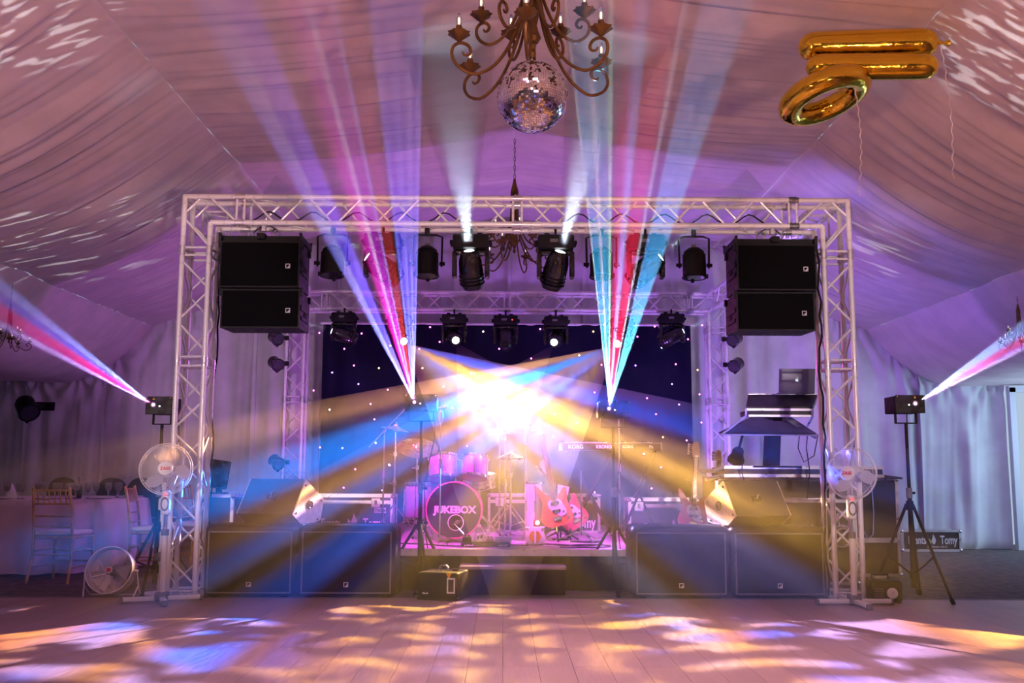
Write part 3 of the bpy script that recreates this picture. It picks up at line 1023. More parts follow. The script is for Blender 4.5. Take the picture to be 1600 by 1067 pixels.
def wedge(label, x, y, rot, sgn):
    t = thing('wedge_speaker', label, 'speaker', (x, y, .622), rot)
    prof = [(-.20, .085), (-.02, .395), (.27, .21), (.22, .02), (.12, .0), (-.08, .0)]
    Mx = Matrix.Rotation(math.pi / 2, 4, 'Z')
    L = .60
    part('cabinet', MB().prism(prof, -L / 2, L / 2, Mx), M_WEDGE, t, False)
    cap = [(a * .985 + .001, b * .985 + .004) for a, b in prof]
    for sx in (-1, 1):
        part('side_panel', MB().prism(cap, -.006, .006, Matrix.Translation((sx * (L / 2 + .005), 0, 0)) @ Mx), M_WEDGELIT, t, False, 'end panel coloured pale to stand for beam light')
    s = -sgn
    cupx = s * (L / 2 + .012)
    part('pole_cup', MB().ring((cupx, .05, .17), .034, .008, (1, 0, 0)).cyl((cupx - s * .004, .05, .17), (cupx + s * .003, .05, .17), .018, None, 20), M_BLKG, t)
    for a, b in ((-.15, .10), (-.02, .34), (.22, .20), (.17, .035)):
        part('corner_screw', MB().cyl((cupx - s * .004, a, b), (cupx + s * .004, a, b), .009, None, 10), M_BLKG, t)
    part('handle', MB().rbox((-.02 * sgn, -.125, .235), (.10, .02, .06), .008, 2, Matrix.Rotation(-R(30), 3, 'X')), M_BLKR, t)
    part('badge', MB().box((-.02 * sgn, -.132, .25), (.012, .012, .055), Matrix.Rotation(R(20), 3, 'Y')), M_ALU2, t, False)
    return t


wedge('black wedge speaker lying on the left pair of subwoofers', -2.03, 9.15, R(-25), -1)
wedge('black wedge speaker lying on the right pair of subwoofers', 2.26, 9.15, R(25), 1)

# ------------------------------------------------------------------ stage, step, star cloth
st = thing('stage', 'low stage deck under the band with a black front skirt', 'stage', (.1, 11.5, 0))
SZ, SY0 = .375, 9.385
deck = MB()
for i in range(6):
    for j in range(4):
        part('deck_panel', MB().box((-2.2 + (i + .5) * .7333 - .0, SY0 - 11.5 + (j + .5) * 1.06 + .01, SZ - .03), (.729, 1.055, .06)), M_STAGE, st, False)
sk = MB()
n = 120
vs_, fs = [], []
for j in range(n + 1):
    x = -2.2 + 4.4 * j / n
    for z in (.004, SZ - .062):
        vs_.append((x, SY0 - 11.5 + .03 + .012 * math.sin(j * 1.1), z))
for j in range(n): fs.append((2 * j, 2 * j + 2, 2 * j + 3, 2 * j + 1))
part('skirt', sk.add(vs_, fs), M_SKIRT, st)
fr = MB()
for x in (-2.1, -.7, .7, 2.1):
    for y in (-1.95, 0, 1.9): fr.box((x, y, (SZ - .06) / 2), (.06, .06, SZ - .06))
part('legs', fr, M_ALU2, st, False)
part('edge_rail', MB().box((0, SY0 - 11.5 - .006, SZ - .03), (4.4, .012, .06)), M_ALU2, st, False)
t = thing('step', 'black carpeted step in front of the stage', 'step', (.10, 9.20, 0))
part('tread', MB().rbox((0, 0, .235), (.96, .27, .03), .008, 2), M_STAGE, t, False)
part('body', MB().box((0, .005, .11), (.94, .25, .22)), M_SKIRT, t, False)

t = thing('star_cloth', 'navy star cloth hung behind the band with small coloured lights', 'backdrop', (.07, 13.98, 0))
n1 = N1(77)
nx = 160
vs_, fs = [], []
for i in range(13):
    for j in range(nx + 1):
        x = -2.62 + 5.22 * j / nx
        vs_.append((x, .03 * n1(x * 3 + i * .05) + .012 * n1(x * 9), .02 + 3.13 * i / 12))
for i in range(12):
    for j in range(nx):
        k = i * (nx + 1) + j
        fs.append((k, k + 1, k + nx + 2, k + nx + 1))
part('cloth', MB().add(vs_, fs), M_STARC, t)
part('top_bar', MB().cyl((-2.65, 0, 3.16), (2.63, 0, 3.16), .02, None, 12), M_ALU, t)
scol = [em('star_pink', (1, .25, .75), 9), em('star_white', (1, .9, .85), 9), em('star_violet', (.6, .3, 1), 8), em('star_amber', (1, .75, .3), 8)]
smesh = [mesh_of('star_light', MB().ell((0, 0, 0), (.0105, .0105, .0105), 8, 6), m) for m in scol]
star_px = [(499, 520), (565, 521), (527, 511), (538, 545), (519, 582), (553, 571), (592, 575), (672, 511), (687, 534), (755, 518), (717, 522), (806, 526), (844, 514), (927, 518), (1023, 510), (996, 526), (1034, 543), (1056, 569), (993, 571), (1097, 508), (1090, 578), (579, 631), (606, 609),
           (693, 604), (707, 637), (535, 700), (500, 699), (587, 692), (555, 733), (537, 762), (608, 726), (609, 727), (597, 766), (632, 704), (640, 701), (929, 613), (1011, 622), (976, 645), (1093, 616), (1061, 632), (1025, 647), (1036, 683), (1073, 688), (1033, 730), (1006, 709), (1018, 763), (1082, 754), (929, 769), (864, 682), (822, 652), (902, 660),
           (867, 647), (850, 624), (730, 697), (768, 641), (660, 575), (655, 545), (585, 655), (515, 640), (490, 610), (1050, 600), (940, 570), (905, 555), (830, 560), (780, 545), (610, 540), (1075, 530), (560, 600), (1096, 660)]
for i, (px, py) in enumerate(star_px):
    p = at(px, py, 13.93)
    link('star_light', smesh[(0, 0, 1, 0, 2, 0, 3)[i % 7]], t, Matrix.Translation(p - V((.07, 13.98, 0))))

# ------------------------------------------------------------------ lamps


def dir_quat(d): return V(d).normalized().to_track_quat('-Z', 'Y')


def moving_head(label, loc, d, group, lens, glow=None, s=1.0, spin=0):
    t = thing('moving_head', label, 'stage light', loc, spin, group)
    t.scale = (s, s, s)
    part('clamp', MB().cyl((0, 0, .05), (0, 0, -.02), .012, None, 8).rbox((-.08, 0, -.012), (.05, .05, .04), .006, 1).rbox((.08, 0, -.012), (.05, .05, .04), .006, 1), M_BLK, t, False)
    b = part('base', MB().rbox((0, 0, -.09), (.33, .25, .13), .02, 2), M_BLK, t)
    part('display', MB().box((-.02, -.127, -.085), (.07, .004, .03)), M_GREY, b, False)
    for sx in (-1, 1): part('handle', MB().rbox((sx * .178, 0, -.09), (.03, .16, .035), .01, 2), M_BLKR, b)
    y = MB().rbox((0, 0, -.175), (.30, .11, .04), .012, 2)
    for sx in (-1, 1): y.rbox((sx * .15, 0, -.29), (.045, .12, .25), .018, 2)
    part('yoke', y, M_BLKG, t)
    q = Quaternion((0, 0, 1), -spin) @ dir_quat(d)
    Mh = Matrix.Translation((0, 0, -.33)) @ q.to_matrix().to_4x4()
    hd = MB().lathe([(.035, .19), (.085, .185), (.105, .14), (.112, .02), (.105, -.08), (.088, -.14), (.075, -.165), (.072, -.17)], 20)
    h = part('head', hd, M_BLKG, t, M=Mh)
    for k in range(3): part('fin', MB().ring((0, 0, .06 + k * .035), .112, .006, (0, 0, 1), 24, 6), M_BLK, h)
    part('lens_ring', MB().ring((0, 0, -.172), .058, .010, (0, 0, 1), 24, 8), M_BLK, h)
    part('lens', MB().ell((0, 0, -.165), (.052, .052, .018), 20, 8), lens, h)
    return t


def lamp_at_lens(px, py, Y, d, off=.165):
    """mount point so that the lens sits at the pixel"""
    return at(px, py, Y) - V(d).normalized() * off + V((0, 0, .33))


hook_z = ZT - CH
g = 'moving heads on the front truss'
MH = [('black moving head glowing red, second lamp from left on the front truss', 575, 400, UPS[0][1]),
      ('black moving head with a white beam rising, left of the truss middle', 733, 397, UPS[1][1]),
      ('black moving head with a white beam rising, right of the truss middle', 875, 398, UPS[2][1]),
      ('black moving head glowing red, second lamp from right on the front truss', 1031, 398, UPS[3][1])]
for lb, px, py, d in MH:
    p = lamp_at_lens(px, py, 8.86, d)
    x = p.x
    moving_head(lb, (p.x, p.y, hook_z - .055), d, g, M_LENSW)
g = 'moving heads on the rear truss'
for i, (p, tgt, *_r) in enumerate(HEADS):
    d = (V(tgt) - V(p)).normalized()
    q = V(p) - d * .10
    moving_head(('black moving head throwing light, leftmost bright lamp of the rear truss', 'black moving head with a warm starry glare, left of middle on the rear truss',
                 'black moving head with a cold starry glare, right of middle on the rear truss', 'black moving head throwing light, rightmost bright lamp of the rear truss')[i],
                (q.x, q.y, q.z + .33 + .02), d, g, M_LENSY if i in (0, 1, 3) else M_LENSW)
    part('drop_pipe', MB().cyl((q.x, q.y, q.z + .37), (q.x, q.y, ZT - CH - .02), .014, None, 10), M_BLK, bpy.data.objects['moving_head.%03d' % (4 + i)], M=Matrix.Translation((-q.x, -q.y, -q.z - .35)))
for i, (px, py, k) in enumerate(((520, 518, 4), (1066, 518, 5))):
    d = V(UPS[k][1]).normalized()
    q = at(px, py, 13.45) - d * .16
    m = moving_head(('dim black moving head in front of the upper left of the star cloth', 'dim black moving head in front of the upper right of the star cloth')[i], (q.x, q.y, q.z + .33), d, g, M_LENSW)
    part('drop_pipe', MB().cyl((0, 0, .02), (0, 0, ZT - CH - q.z - .35), .014, None, 10), M_BLK, m)
q = at(790, 505, 13.5)
m = moving_head('unlit black moving head in the middle of the rear truss', (q.x, q.y, hook_z - .09), (0, -.5, -1), g, M_LENSD)
part('status_light', MB().ell((.09, -.128, -.09), (.008, .004, .008), 8, 6), M_LEDR, m)


def par_can(label, loc, d, group, L=.27, r=.105, m=None, bracket=True, spin=0):
    t = thing('par_can', label, 'stage light', loc, spin, group)
    m = m or M_BLK
    q = Quaternion((0, 0, 1), -spin) @ dir_quat(d)
    Mq = Matrix.Translation((0, 0, -.30 if bracket else 0)) @ q.to_matrix().to_4x4()
    h = part('can', MB().lathe([(.02, L * .62), (.05, L * .60), (.085, L * .5), (r, L * .3), (r * 1.02, 0), (r * 1.02, -L * .42), (r * .98, -L * .43)], 24), m, t, M=Mq)
    part('front_ring', MB().ring((0, 0, -L * .43), r * 1.04, .008, (0, 0, 1), 28, 6), m, h)
    part('lens', MB().cyl((0, 0, -L * .42), (0, 0, -L * .445), r * .9, None, 24), M_LENSD, h)
    for k in range(3):
        a = math.pi * 2 * k / 3 + .5
        part('lens_clip', MB().box((r * 1.08 * math.cos(a), r * 1.08 * math.sin(a), -L * .44), (.03, .03, .035)), m, h, False)
    part('cooling_fins', MB().ring((0, 0, L * .35), r * .96, .006, (0, 0, 1), 24, 6).ring((0, 0, L * .45), r * .85, .006, (0, 0, 1), 24, 6), m, h)
    part('socket', MB().cyl((0, 0, L * .6), (0, 0, L * .72), .022, None, 10), M_GREY, h)
    if bracket:
        part('bracket', MB().tube([(-r - .03, 0, -.33), (-r - .035, 0, -.05), (-r * .8, 0, -.03), (r * .8, 0, -.03), (r + .035, 0, -.05), (r + .03, 0, -.33)], .010, 6), m, t)
        for sx in (-1, 1): part('knob', MB().cyl((sx * (r + .01), 0, -.30), (sx * (r + .06), 0, -.30), .018, None, 8), M_BLKR, t)
        part('hook_clamp', MB().rbox((0, 0, .0), (.045, .04, .07), .01, 2), M_BLK, t)
    return t


g = 'unlit par cans on the front truss'
for px, lb in ((519, 'unlit black par can, leftmost lamp on the front truss'), (667, 'unlit dark green par can, third lamp from left on the front truss'),
               (940, 'unlit par can seen through the cyan laser fan on the front truss'), (1085, 'unlit black par can, rightmost lamp on the front truss')):
    p = at(px, 395, 8.95)
    par_can(lb, (p.x, 8.97, hook_z - .03), (0, -.1 if px != 1085 else -.05, -1), g)


def led_par(label, px, py, Y, sgn, d, twr):
    p = at(px, py, Y)
    t = par_can(label, p, d, 'small led lamps clamped to the rear towers', .17, .082, M_BLKG, False)
    h = t.children[0]
    for k in range(7):
        a = k * math.pi / 3
        rr = 0 if k == 6 else .045
        part('led', MB().ell((rr * math.cos(a), rr * math.sin(a), -.078), (.014, .014, .006), 10, 6), M_LENSD, h)
    part('clamp_arm', MB().box((-sgn * .11, 0, 0), (.12, .03, .03)).cyl((-sgn * .15, 0, -.03), (-sgn * .15, 0, .03), .03, None, 12), M_BLK, t, False)
    return t


for px, py, lb in ((431, 528, 'topmost led lamp on the left rear tower'), (431, 568, 'second led lamp down the left rear tower'), (432, 722, 'lowest led lamp on the left rear tower, lit blue')):
    led_par('small black ' + lb, px, py, 13.58, -1, (.55, -.7, -.35), -1)
for px, py, lb in ((1148, 530, 'upper led lamp on the right rear tower'), (1150, 570, 'lower led lamp on the right rear tower')):
    led_par('small black ' + lb, px, py, 13.5, 1, (-.55, -.7, -.35), 1)
p = at(42, 637, 13.6)
t = par_can('dark spotlight on a bracket against the left part of the back curtain', p, (.5, -.5, -.5), None, .3, .13, M_BLK, False)
part('wall_arm', MB().box((0, .25, .05), (.04, .55, .04)).box((0, .5, .05), (.3, .02, .12)), M_BLK, t, False)

# ------------------------------------------------------------------ laser projectors on tripods


def tripod(label, loc, H, rot, spread=.42, leg_top=.62, m=None):
    t = thing('tripod_stand', label, 'stand', loc, rot, 'tripod stands under the lasers')
    m = m or M_BLK
    part('pole', MB().cyl((0, 0, .10), (0, 0, H * .6), .019, None, 14), m, t)
    part('upper_pole', MB().cyl((0, 0, H * .55), (0, 0, H), .0145, None, 14), m, t)
    part('collar', MB().cyl((0, 0, leg_top - .05), (0, 0, leg_top + .03), .032, None, 14), m, t)
    part('clamp_collar', MB().cyl((0, 0, H * .57), (0, 0, H * .63), .026, None, 14), M_GREY, t)
    part('knob', MB().cyl((0, 0, H * .6), (.06, -.02, H * .6), .012, None, 8), M_BLKR, t)
    br = MB()
    for k in range(3):
        a = k * 2 * math.pi / 3 + .3
        c, s = math.cos(a), math.sin(a)
        lg = part('leg', MB().cyl((c * .03, s * .03, leg_top), (c * spread, s * spread, .02), .0135, None, 10), m, t)
        part('rubber_foot', MB().cyl((c * (spread - .012), s * (spread - .012), .045), (c * (spread + .01), s * (spread + .01), .0), .018, None, 10), M_BLKR, lg)
        part('brace', MB().cyl((c * .02, s * .02, .22), (c * spread * .56, s * spread * .56, leg_top * .46), .008, None, 8), m, t)
    part('hub', MB().cyl((0, 0, .18), (0, 0, .25), .03, None, 12), m, t)
    return t


def laser_box(label, p, w, off, H):
    """projector whose aperture sits at p; off = aperture offset from the front-face middle"""
    t = thing('laser_projector', label, 'laser', (p.x - off, p.y + .03, p.z), 0, 'laser projectors on stands')
    part('housing', MB().rbox((0, .15, -.005), (w, .28, .15), .008, 2), M_BLK, t)
    part('front_plate', MB().rbox((0, .008, -.005), (w + .015, .012, .16), .004, 1), M_BLKG, t)
    part('aperture', MB().ring((off, -.002, 0), .022, .006, (0, 1, 0), 20, 6), M_GREY, t)
    part('laser_point', MB().ell((off, -.004, 0), (.013, .006, .013), 12, 8), M_LASER, t)
    part('indicator', MB().ell((off + (.055 if off <= 0 else -.055), -.003, -.012), (.006, .004, .006), 8, 6), M_LEDW, t)
    b = MB()
    for sx in (-1, 1): b.box((sx * (w / 2 - .03), .12, -.125), (.012, .03, .09))
    b.box((0, .12, -.168), (w - .05, .03, .010))
    part('bracket', b, M_BLK, t, False)
    for sx in (-1, 1): part('corner_screw', MB().cyl((sx * (w / 2 - .005), .002, .062), (sx * (w / 2 - .005), -.006, .062), .006, None, 8), M_CHROME, t)
    part('warning_label', MB().prism([(-.012, -.01), (.012, -.01), (0, .011)], -.001, .001, Matrix.Translation((off, -.003, .055))), M_YEL, t, False)
    return t


for (px, py, Y, w, off, rot, lb, lb2) in (
        (647, 628, 9.2, .285, -.06, .5, 'black laser box left of the drums, lit blue', 'black tripod stand left of the bass drum'),
        (952, 638, 9.2, .285, -.05, .2, 'laser box right of the bass guitar, washed out by haze', 'tripod stand right of the bass guitar'),
        (238, 632, 8.9, .22, -.045, .31, 'black laser box left of the front left truss tower', 'black tripod stand behind the left pedestal fan'),
        (1432, 630, 8.7, .245, .04, .75, 'black laser box right of the front right truss tower', 'tall black tripod stand at right of the truss')):
    p = at(px, py, Y)
    t = laser_box(lb, p, w, off, p.z)
    tripod(lb2, (t.location.x, t.location.y + .12, 0), p.z - .172, rot, .40 if Y != 8.7 else .38, .60 if Y != 8.7 else .82)
    cb = MB().tube([(t.location.x + w * .36, t.location.y + .31, p.z - .02), (t.location.x + w * .40, t.location.y + .34, p.z - .3), (t.location.x + .03, t.location.y + .16, p.z - .75), (t.location.x + .05, t.location.y + .17, .5), (t.location.x + .12, t.location.y + .35, .02)], .005, 6)
    tag(part('signal_cable', cb, M_BLKR), 'thin black cable hanging from the ' + lb.replace('black ', '').replace(', lit blue', '').replace(', washed out by haze', ''), 'cable')

# ------------------------------------------------------------------ chandeliers and mirror ball


def chandelier(label, loc, s, cord_top, lower=6, upper=6, rot=0., group=None):
    t = thing('chandelier', label, 'chandelier', loc, rot, group)
    t.scale = (s, s, s)
    stem = MB()
    stem.lathe([(.012, .20), (.03, .205), (.045, .23), (.03, .27), (.022, .30), (.035, .36), (.02, .5), (.03, .72), (.045, .80), (.02, .9), (.012, .95)], 16)
    part('stem', stem, M_BRASS, t)
    part('finial', MB().lathe([(.004, .12), (.014, .135), (.018, .15), (.008, .17), (.02, .19), (.01, .205)], 14), M_BRASS, t)
    top = (cord_top - loc[2]) / s
    ch = MB()
    nl = max(3, int((top - .95) / .05))
    for k in range(nl):
        z = .95 + (top - .95) * (k + .5) / nl
        a = (k % 2) * math.pi / 2
        hh = (top - .95) / nl * .62
        ch.tube([(math.cos(a) * .010 * math.cos(q), math.sin(a) * .010 * math.cos(q), z + hh * math.sin(q)) for q in [i * math.pi / 4 for i in range(8)]], .0035, 5, True)
    part('chain', ch, M_BRASS, t)

    def arm_pts(rr, z0, drop):
        pts = []
        ctl = [(.035, .78), (.04, .55), (.06, .36), (.12, .19), (.21, .05), (.32, -.02), (.405, .0), (.445, .05), (.44, .10), (.405, .128), (.365, .125), (.345, .10), (.355, .075), (.38, .07), (.39, .085)]
        k = rr / .41
        P = [V((a * k, 0, b * drop + z0)) for a, b in ctl]
        for i in range(len(P) - 1):
            p0, p1, p2, p3 = P[max(i - 1, 0)], P[i], P[i + 1], P[min(i + 2, len(P) - 1)]
            for q in range(4):
                u = q / 4
                pts.append(.5 * ((2 * p1) + (p2 - p0) * u + (2 * p0 - 5 * p1 + 4 * p2 - p3) * u * u + (3 * p1 - p0 - 3 * p2 + p3) * u ** 3))
        pts.append(P[-1])
        return pts
    for tier, (cnt, rr, z0, ph) in enumerate(((lower, .41, 0., 0.), (upper, .27, .22, .5))):
        pts = arm_pts(rr, z0, 1.0 if tier == 0 else .8)
        am = mesh_of('arm', MB().tube(pts, [.0085] * (len(pts) - 12) + [.0085 - .0004 * i for i in range(12)], 8), M_BRASS)
        cup = MB().lathe([(.008, -.01), (.02, .0), (.034, .012), (.052, .03), (.056, .034), (.048, .033), (.03, .02), (.012, .012)], 24, None, lambda a, z: 1 + .12 * max(0, z / .034) * math.cos(a * 8))
        cupm = mesh_of('cup', cup, M_BRASS)
        cand = mesh_of('candle_tube', MB().cyl((0, 0, 0), (0, 0, .055), .016, None, 14), M_BRASS)
        blb = mesh_of('bulb', MB().lathe([(.008, 0), (.013, .012), (.0165, .03), (.014, .048), (.007, .062), (.001, .072)], 14), M_GLASS)
        fil = mesh_of('filament', MB().lathe([(.003, .012), (.0045, .03), (.003, .045)], 8), M_BULB)
        xt = max(p.x for p in pts)
        px_, pz_ = .41 * rr / .41, max(p.z for p in pts[20:])
        for k in range(cnt):
            Mz = Matrix.Rotation((k + ph) * 2 * math.pi / cnt, 4, 'Z')
            a = link('arm', am, t, Mz)
            c = link('cup', cupm, a, Matrix.Translation((px_, 0, pz_ + .015)))
            link('candle_tube', cand, a, Matrix.Translation((px_, 0, pz_ + .03)))
            link('bulb', blb, a, Matrix.Translation((px_, 0, pz_ + .083)))
            link('filament', fil, a, Matrix.Translation((px_, 0, pz_ + .083)))
    return t


bc = at(832, 152, 5.5)
cz0 = bc.z + .10
chandelier('antique gold candle chandelier with curled arms above the mirror ball', (bc.x, bc.y, cz0), 1.12, ceil_z(bc.x) - .02, 6, 6, .42)
chandelier('gold chandelier hanging inside the truss frame behind the front beam', (.12, 10.5, 3.30), 1.0, ceil_z(.12) - .05, 6, 6, .2)
p = at(27, 548, 10.5)
chandelier('small dark chandelier in the left side aisle behind the laser fan', (p.x - .10, 10.5, p.z + .02), .5, ceil_z(p.x) + .02, 5, 4, .3)
p = at(1590, 546, 10.5)
chandelier('small dark chandelier in the right side aisle above the doorway', (p.x + .03, 10.5, p.z + .02), .5, ceil_z(p.x) + .02, 5, 4, 1.0)

ball = thing('mirror_ball', 'mirror ball of small silver tiles hanging under the chandelier', 'mirror ball', bc)
BR = .205
part('core', MB().ell((0, 0, 0), (BR * .985, BR * .985, BR * .985), 32, 20), M_GREY, ball)
tiles = MB()
NL = 46
rr_ = random.Random(5)
dark = MB()
for i in range(1, NL):
    la = -math.pi / 2 + math.pi * i / NL
    cnt = max(5, int(2 * math.pi * math.cos(la) * BR / (math.pi * BR / NL)))
    h = math.pi * BR / NL * .46
    for k in range(cnt):
        lo = 2 * math.pi * (k + .5 * (i % 2)) / cnt
        if la > .25 and rr_.random() < .035: continue
        nrm = V((math.cos(la) * math.cos(lo), math.cos(la) * math.sin(lo), math.sin(la)))
        q = nrm + V((rr_.gauss(0, .045), rr_.gauss(0, .045), rr_.gauss(0, .045)))
        q.normalize()
        u = V((-math.sin(lo), math.cos(lo), 0))
        u = (u - q * u.dot(q)).normalized()
        w = q.cross(u)
        c = nrm * BR
        hw = math.pi * BR * math.cos(la) / cnt * .9
        tiles.add([c + u * sx * hw + w * sy * h for sx, sy in ((-1, -1), (1, -1), (1, 1), (-1, 1))], [(0, 1, 2, 3)])
tag(part('mirror_tiles', tiles, M_MIRROR, ball, False), kind='stuff')
part('hanging_cord', MB().tube([(-.022, 0, BR * .98), (-.01, 0, BR + .03), (.0, 0, BR + .07), (.0, 0, BR + .06), (.012, 0, BR + .03), (.022, 0, BR * .98)], .003, 6), M_BLKR, ball)
part('cap', MB().cyl((0, 0, BR * .97), (0, 0, BR * 1.02), .035, None, 16), M_CHROME, ball)

# ------------------------------------------------------------------ balloons


def sausage(mb, a, b, r, flat=1.0, n=22, m=26, bulge=.06, seed=0):
    """inflated foil tube: slightly squared ends with puckers along the seam"""
    a, b = V(a), V(b)
    d = (b - a).normalized()
    L = (b - a).length
    u = V((0, 0, 1)) - d * d.z
    u.normalize()
    w = d.cross(u)
    vs_, fs = [], []
    rn = N1(seed)
    for i in range(m + 1):
        q = i / m
        x = L * (.5 - .5 * math.cos(math.pi * q))
        e = min(x, L - x)
        k = min(1, (e / (r * 1.25)))
        rad = r * math.sqrt(max(0, 1 - (1 - k) ** 2.4)) * (1 + bulge * math.sin(math.pi * q)) + .002
        for j in range(n):
            t = 2 * math.pi * j / n
            puck = 1 + .035 * rn(x * 40 + 5) * max(0, abs(math.cos(t)) - .75) * 4 * (1 - k * .5)
            vs_.append(a + d * x + u * (rad * flat * math.sin(t)) + w * (rad * math.cos(t) * puck))
    for i in range(m):
        for j in range(n): fs.append((i * n + j, i * n + (j + 1) % n, (i + 1) * n + (j + 1) % n, (i + 1) * n + j))
    fs += [tuple(range(n))[::-1], tuple(range(m * n, (m + 1) * n))]
    mb.add(vs_, fs)
    return mb


def ribbon(px0, py0, px1, py1, Y):
    a, b = at(px0, py0, Y), at(px1, py1, Y)
    pts = [a.lerp(b, i / 50) + V(((.003 + .00008 * i) * math.sin(i * 1.3) + .03 * math.sin(i / 50 * 3.1), .008 * math.cos(i * 1.3), 0)) for i in range(51)]
    return MB().tube(pts, .0042, 5)


BY = 6.95
a, b = at(1247, 74, BY), at(1466, 67, BY - .1)
t = thing('foil_balloon', 'long gold foil balloon floating uppermost against the tent lining', 'balloon', a)
part('bubble', sausage(MB(), (0, 0, 0), b - a, .105, .98, seed=3), M_GOLD, t, ang=80)
part('neck', MB().lathe([(.012, 0), (.02, .02), (.008, .05), (.02, .075), (.026, .09)], 12, Matrix.Translation(b - a - V((.01, 0, 0))) @ Matrix.Rotation(math.pi / 2, 4, 'Y')), M_GOLD, t)
rb = part('ribbon', ribbon(1468, 62, 1489, 279, BY - .1), M_RIBBON, t)
rb.location = -a
a, b = at(1259, 105, BY - .15), at(1466, 104, BY - .22)
t = thing('foil_balloon', 'gold foil number balloon below the long one, with a ringed end', 'balloon', a)
part('bubble', sausage(MB(), (0, 0, 0), b - a, .092, .95, seed=5), M_GOLD, t, ang=80)
rc = at(1288, 150, BY - .03) - a
rg = MB()
Mr = Matrix.Translation(rc) @ Matrix.Rotation(R(-16), 4, 'Y') @ Matrix.Rotation(R(-9), 4, 'X') @ Matrix.Diagonal((.255, .25, .22, 1))
vs_, fs = [], []
NU, NV = 48, 18
rn = N1(9)
for i in range(NU):
    th = 2 * math.pi * i / NU
    for j in range(NV):
        f = 2 * math.pi * j / NV
        tr = .36 * (1 + .05 * rn(i * .9) * (math.cos(f) < -.4))
        vs_.append(Mr @ V(((1 + tr * math.cos(f)) * math.cos(th), (1 + tr * math.cos(f)) * math.sin(th), tr * 1.05 * math.sin(f))))
for i in range(NU):
    for j in range(NV): fs.append((i * NV + j, ((i + 1) % NU) * NV + j, ((i + 1) % NU) * NV + (j + 1) % NV, i * NV + (j + 1) % NV))
part('ring_bubble', rg.add(vs_, fs), M_GOLD, t, ang=80)
k = at(1335, 128, BY - .2) - a
part('neck', MB().lathe([(.02, .05), (.008, .02), (.012, .0), (.022, -.03)], 12, Matrix.Translation(k)), M_GOLD, t)
rb = part('ribbon', ribbon(1335, 132, 1342, 306, BY - .2), M_RIBBON, t)
rb.location = -a

# ------------------------------------------------------------------ drums and cymbals
LUG = mesh_of('lug', MB().rbox((0, 0, 0), (.018, .014, .05), .004, 1), M_CHROME)


def drum(name, label, loc, rad, dep, nl, top, wrap=M_SPARK, tilt=None, head=M_HEADW, hoop=M_CHROME, cat='drum', bottom=None):
    """drum with its axis along local z, centred at loc"""
    t = thing(name, label, cat, loc)
    if tilt is not None: t.rotation_euler = tilt
    part('shell', MB().lathe([(rad * .985, -dep / 2), (rad, -dep / 2 + .01), (rad, dep / 2 - .01), (rad * .985, dep / 2)], 36), wrap, t)
    for s in (-1, 1):
        part('hoop', MB().lathe([(rad * 1.0, s * dep / 2 - .014), (rad * 1.05, s * dep / 2 - .012), (rad * 1.05, s * dep / 2 + .012), (rad * 1.0, s * dep / 2 + .014), (rad * 1.0, s * dep / 2 - .014)], 36, caps=False), hoop, t)
        part('head', MB().cyl((0, 0, s * dep / 2 - .002), (0, 0, s * dep / 2 + .005), rad * 1.005, None, 36), head if s > 0 else (bottom or M_HEADW), t)
    for k in range(nl):
        a = 2 * math.pi * (k + .5) / nl
        link('lug', LUG, t, Matrix.Translation((rad * 1.01 * math.cos(a), rad * 1.01 * math.sin(a), 0)) @ Matrix.Rotation(a + math.pi / 2, 4, 'Z') @ Matrix.Diagonal((1, 1, min(2.2, dep * 6), 1)))
        part('tension_rod', MB().cyl((rad * 1.045 * math.cos(a), rad * 1.045 * math.sin(a), -dep / 2), (rad * 1.045 * math.cos(a), rad * 1.045 * math.sin(a), dep / 2), .0035, None, 6), M_CHROME, t)
    return t


bp = at(709, 799, 10.2)
bp.z = SZ + .325
bd = drum('bass_drum', 'purple bass drum with a dark front head and pink hoop', bp + V((0, .22, 0)), .275, .40, 10, 0, M_SPARK, (math.pi / 2, 0, 0), M_HEADD, M_HOOP)
for s in (-1, 1): part('spur', MB().cyl((s * .24, -.12, .12), (s * .36, -.315, .20), .009, None, 8), M_CHROME, bd)
text_mesh('lettering', 'JUKEBOX', .098, M_LOGO, bd, Matrix.Translation((.01, -.0, .208)), .001, .005, 1.02)
part('port_ring', MB().ring((.02, -.125, .208), .078, .005, (0, 0, 1), 36, 6), M_LOGO, bd)
part('port', MB().cyl((.02, -.125, .2), (.02, -.125, .2065), .075, None, 36), M_BLKG, bd)
mk = thing('microphone', 'microphone in the port of the bass drum head', 'microphone', bp + V((.04, -.03, -.12)))
part('head', MB().ell((0, 0, 0), (.024, .035, .024), 14, 8), M_GREY, mk)
part('stem', MB().tube([(0, -.02, -.01), (-.03, -.08, -.01), (.06, -.10, -.10), (.10, -.12, -.185)], .005, 6), M_CHROME, mk)

p = at(693, 731, 10.45)
drum('rack_tom', 'purple sparkle rack tom at left above the bass drum', p, .155, .23, 6, 0, M_SPARK, (R(-16), R(-4), 0), M_HEADW, M_CHROME, bottom=M_HOOP)
p = at(742, 730, 10.45)
drum('rack_tom', 'purple sparkle rack tom at right above the bass drum', p, .14, .21, 6, 0, M_SPARK, (R(-16), R(4), 0), M_HEADW, M_CHROME, bottom=M_HOOP)
th_ = thing('tom_holder', 'chrome double tom holder on top of the bass drum', 'holder', (bp.x, 10.42, bp.z + .27))
part('post', MB().cyl((0, 0, 0), (0, 0, .26), .014, None, 10), M_CHROME, th_)
part('arm', MB().tube([(0, 0, .24), (-.10, .0, .22), (-.16, .02, .18)], .010, 8), M_CHROME, th_)
part('arm', MB().tube([(0, 0, .24), (.10, .0, .22), (.15, .02, .18)], .010, 8), M_CHROME, th_)
p = at(663, 765, 10.75)
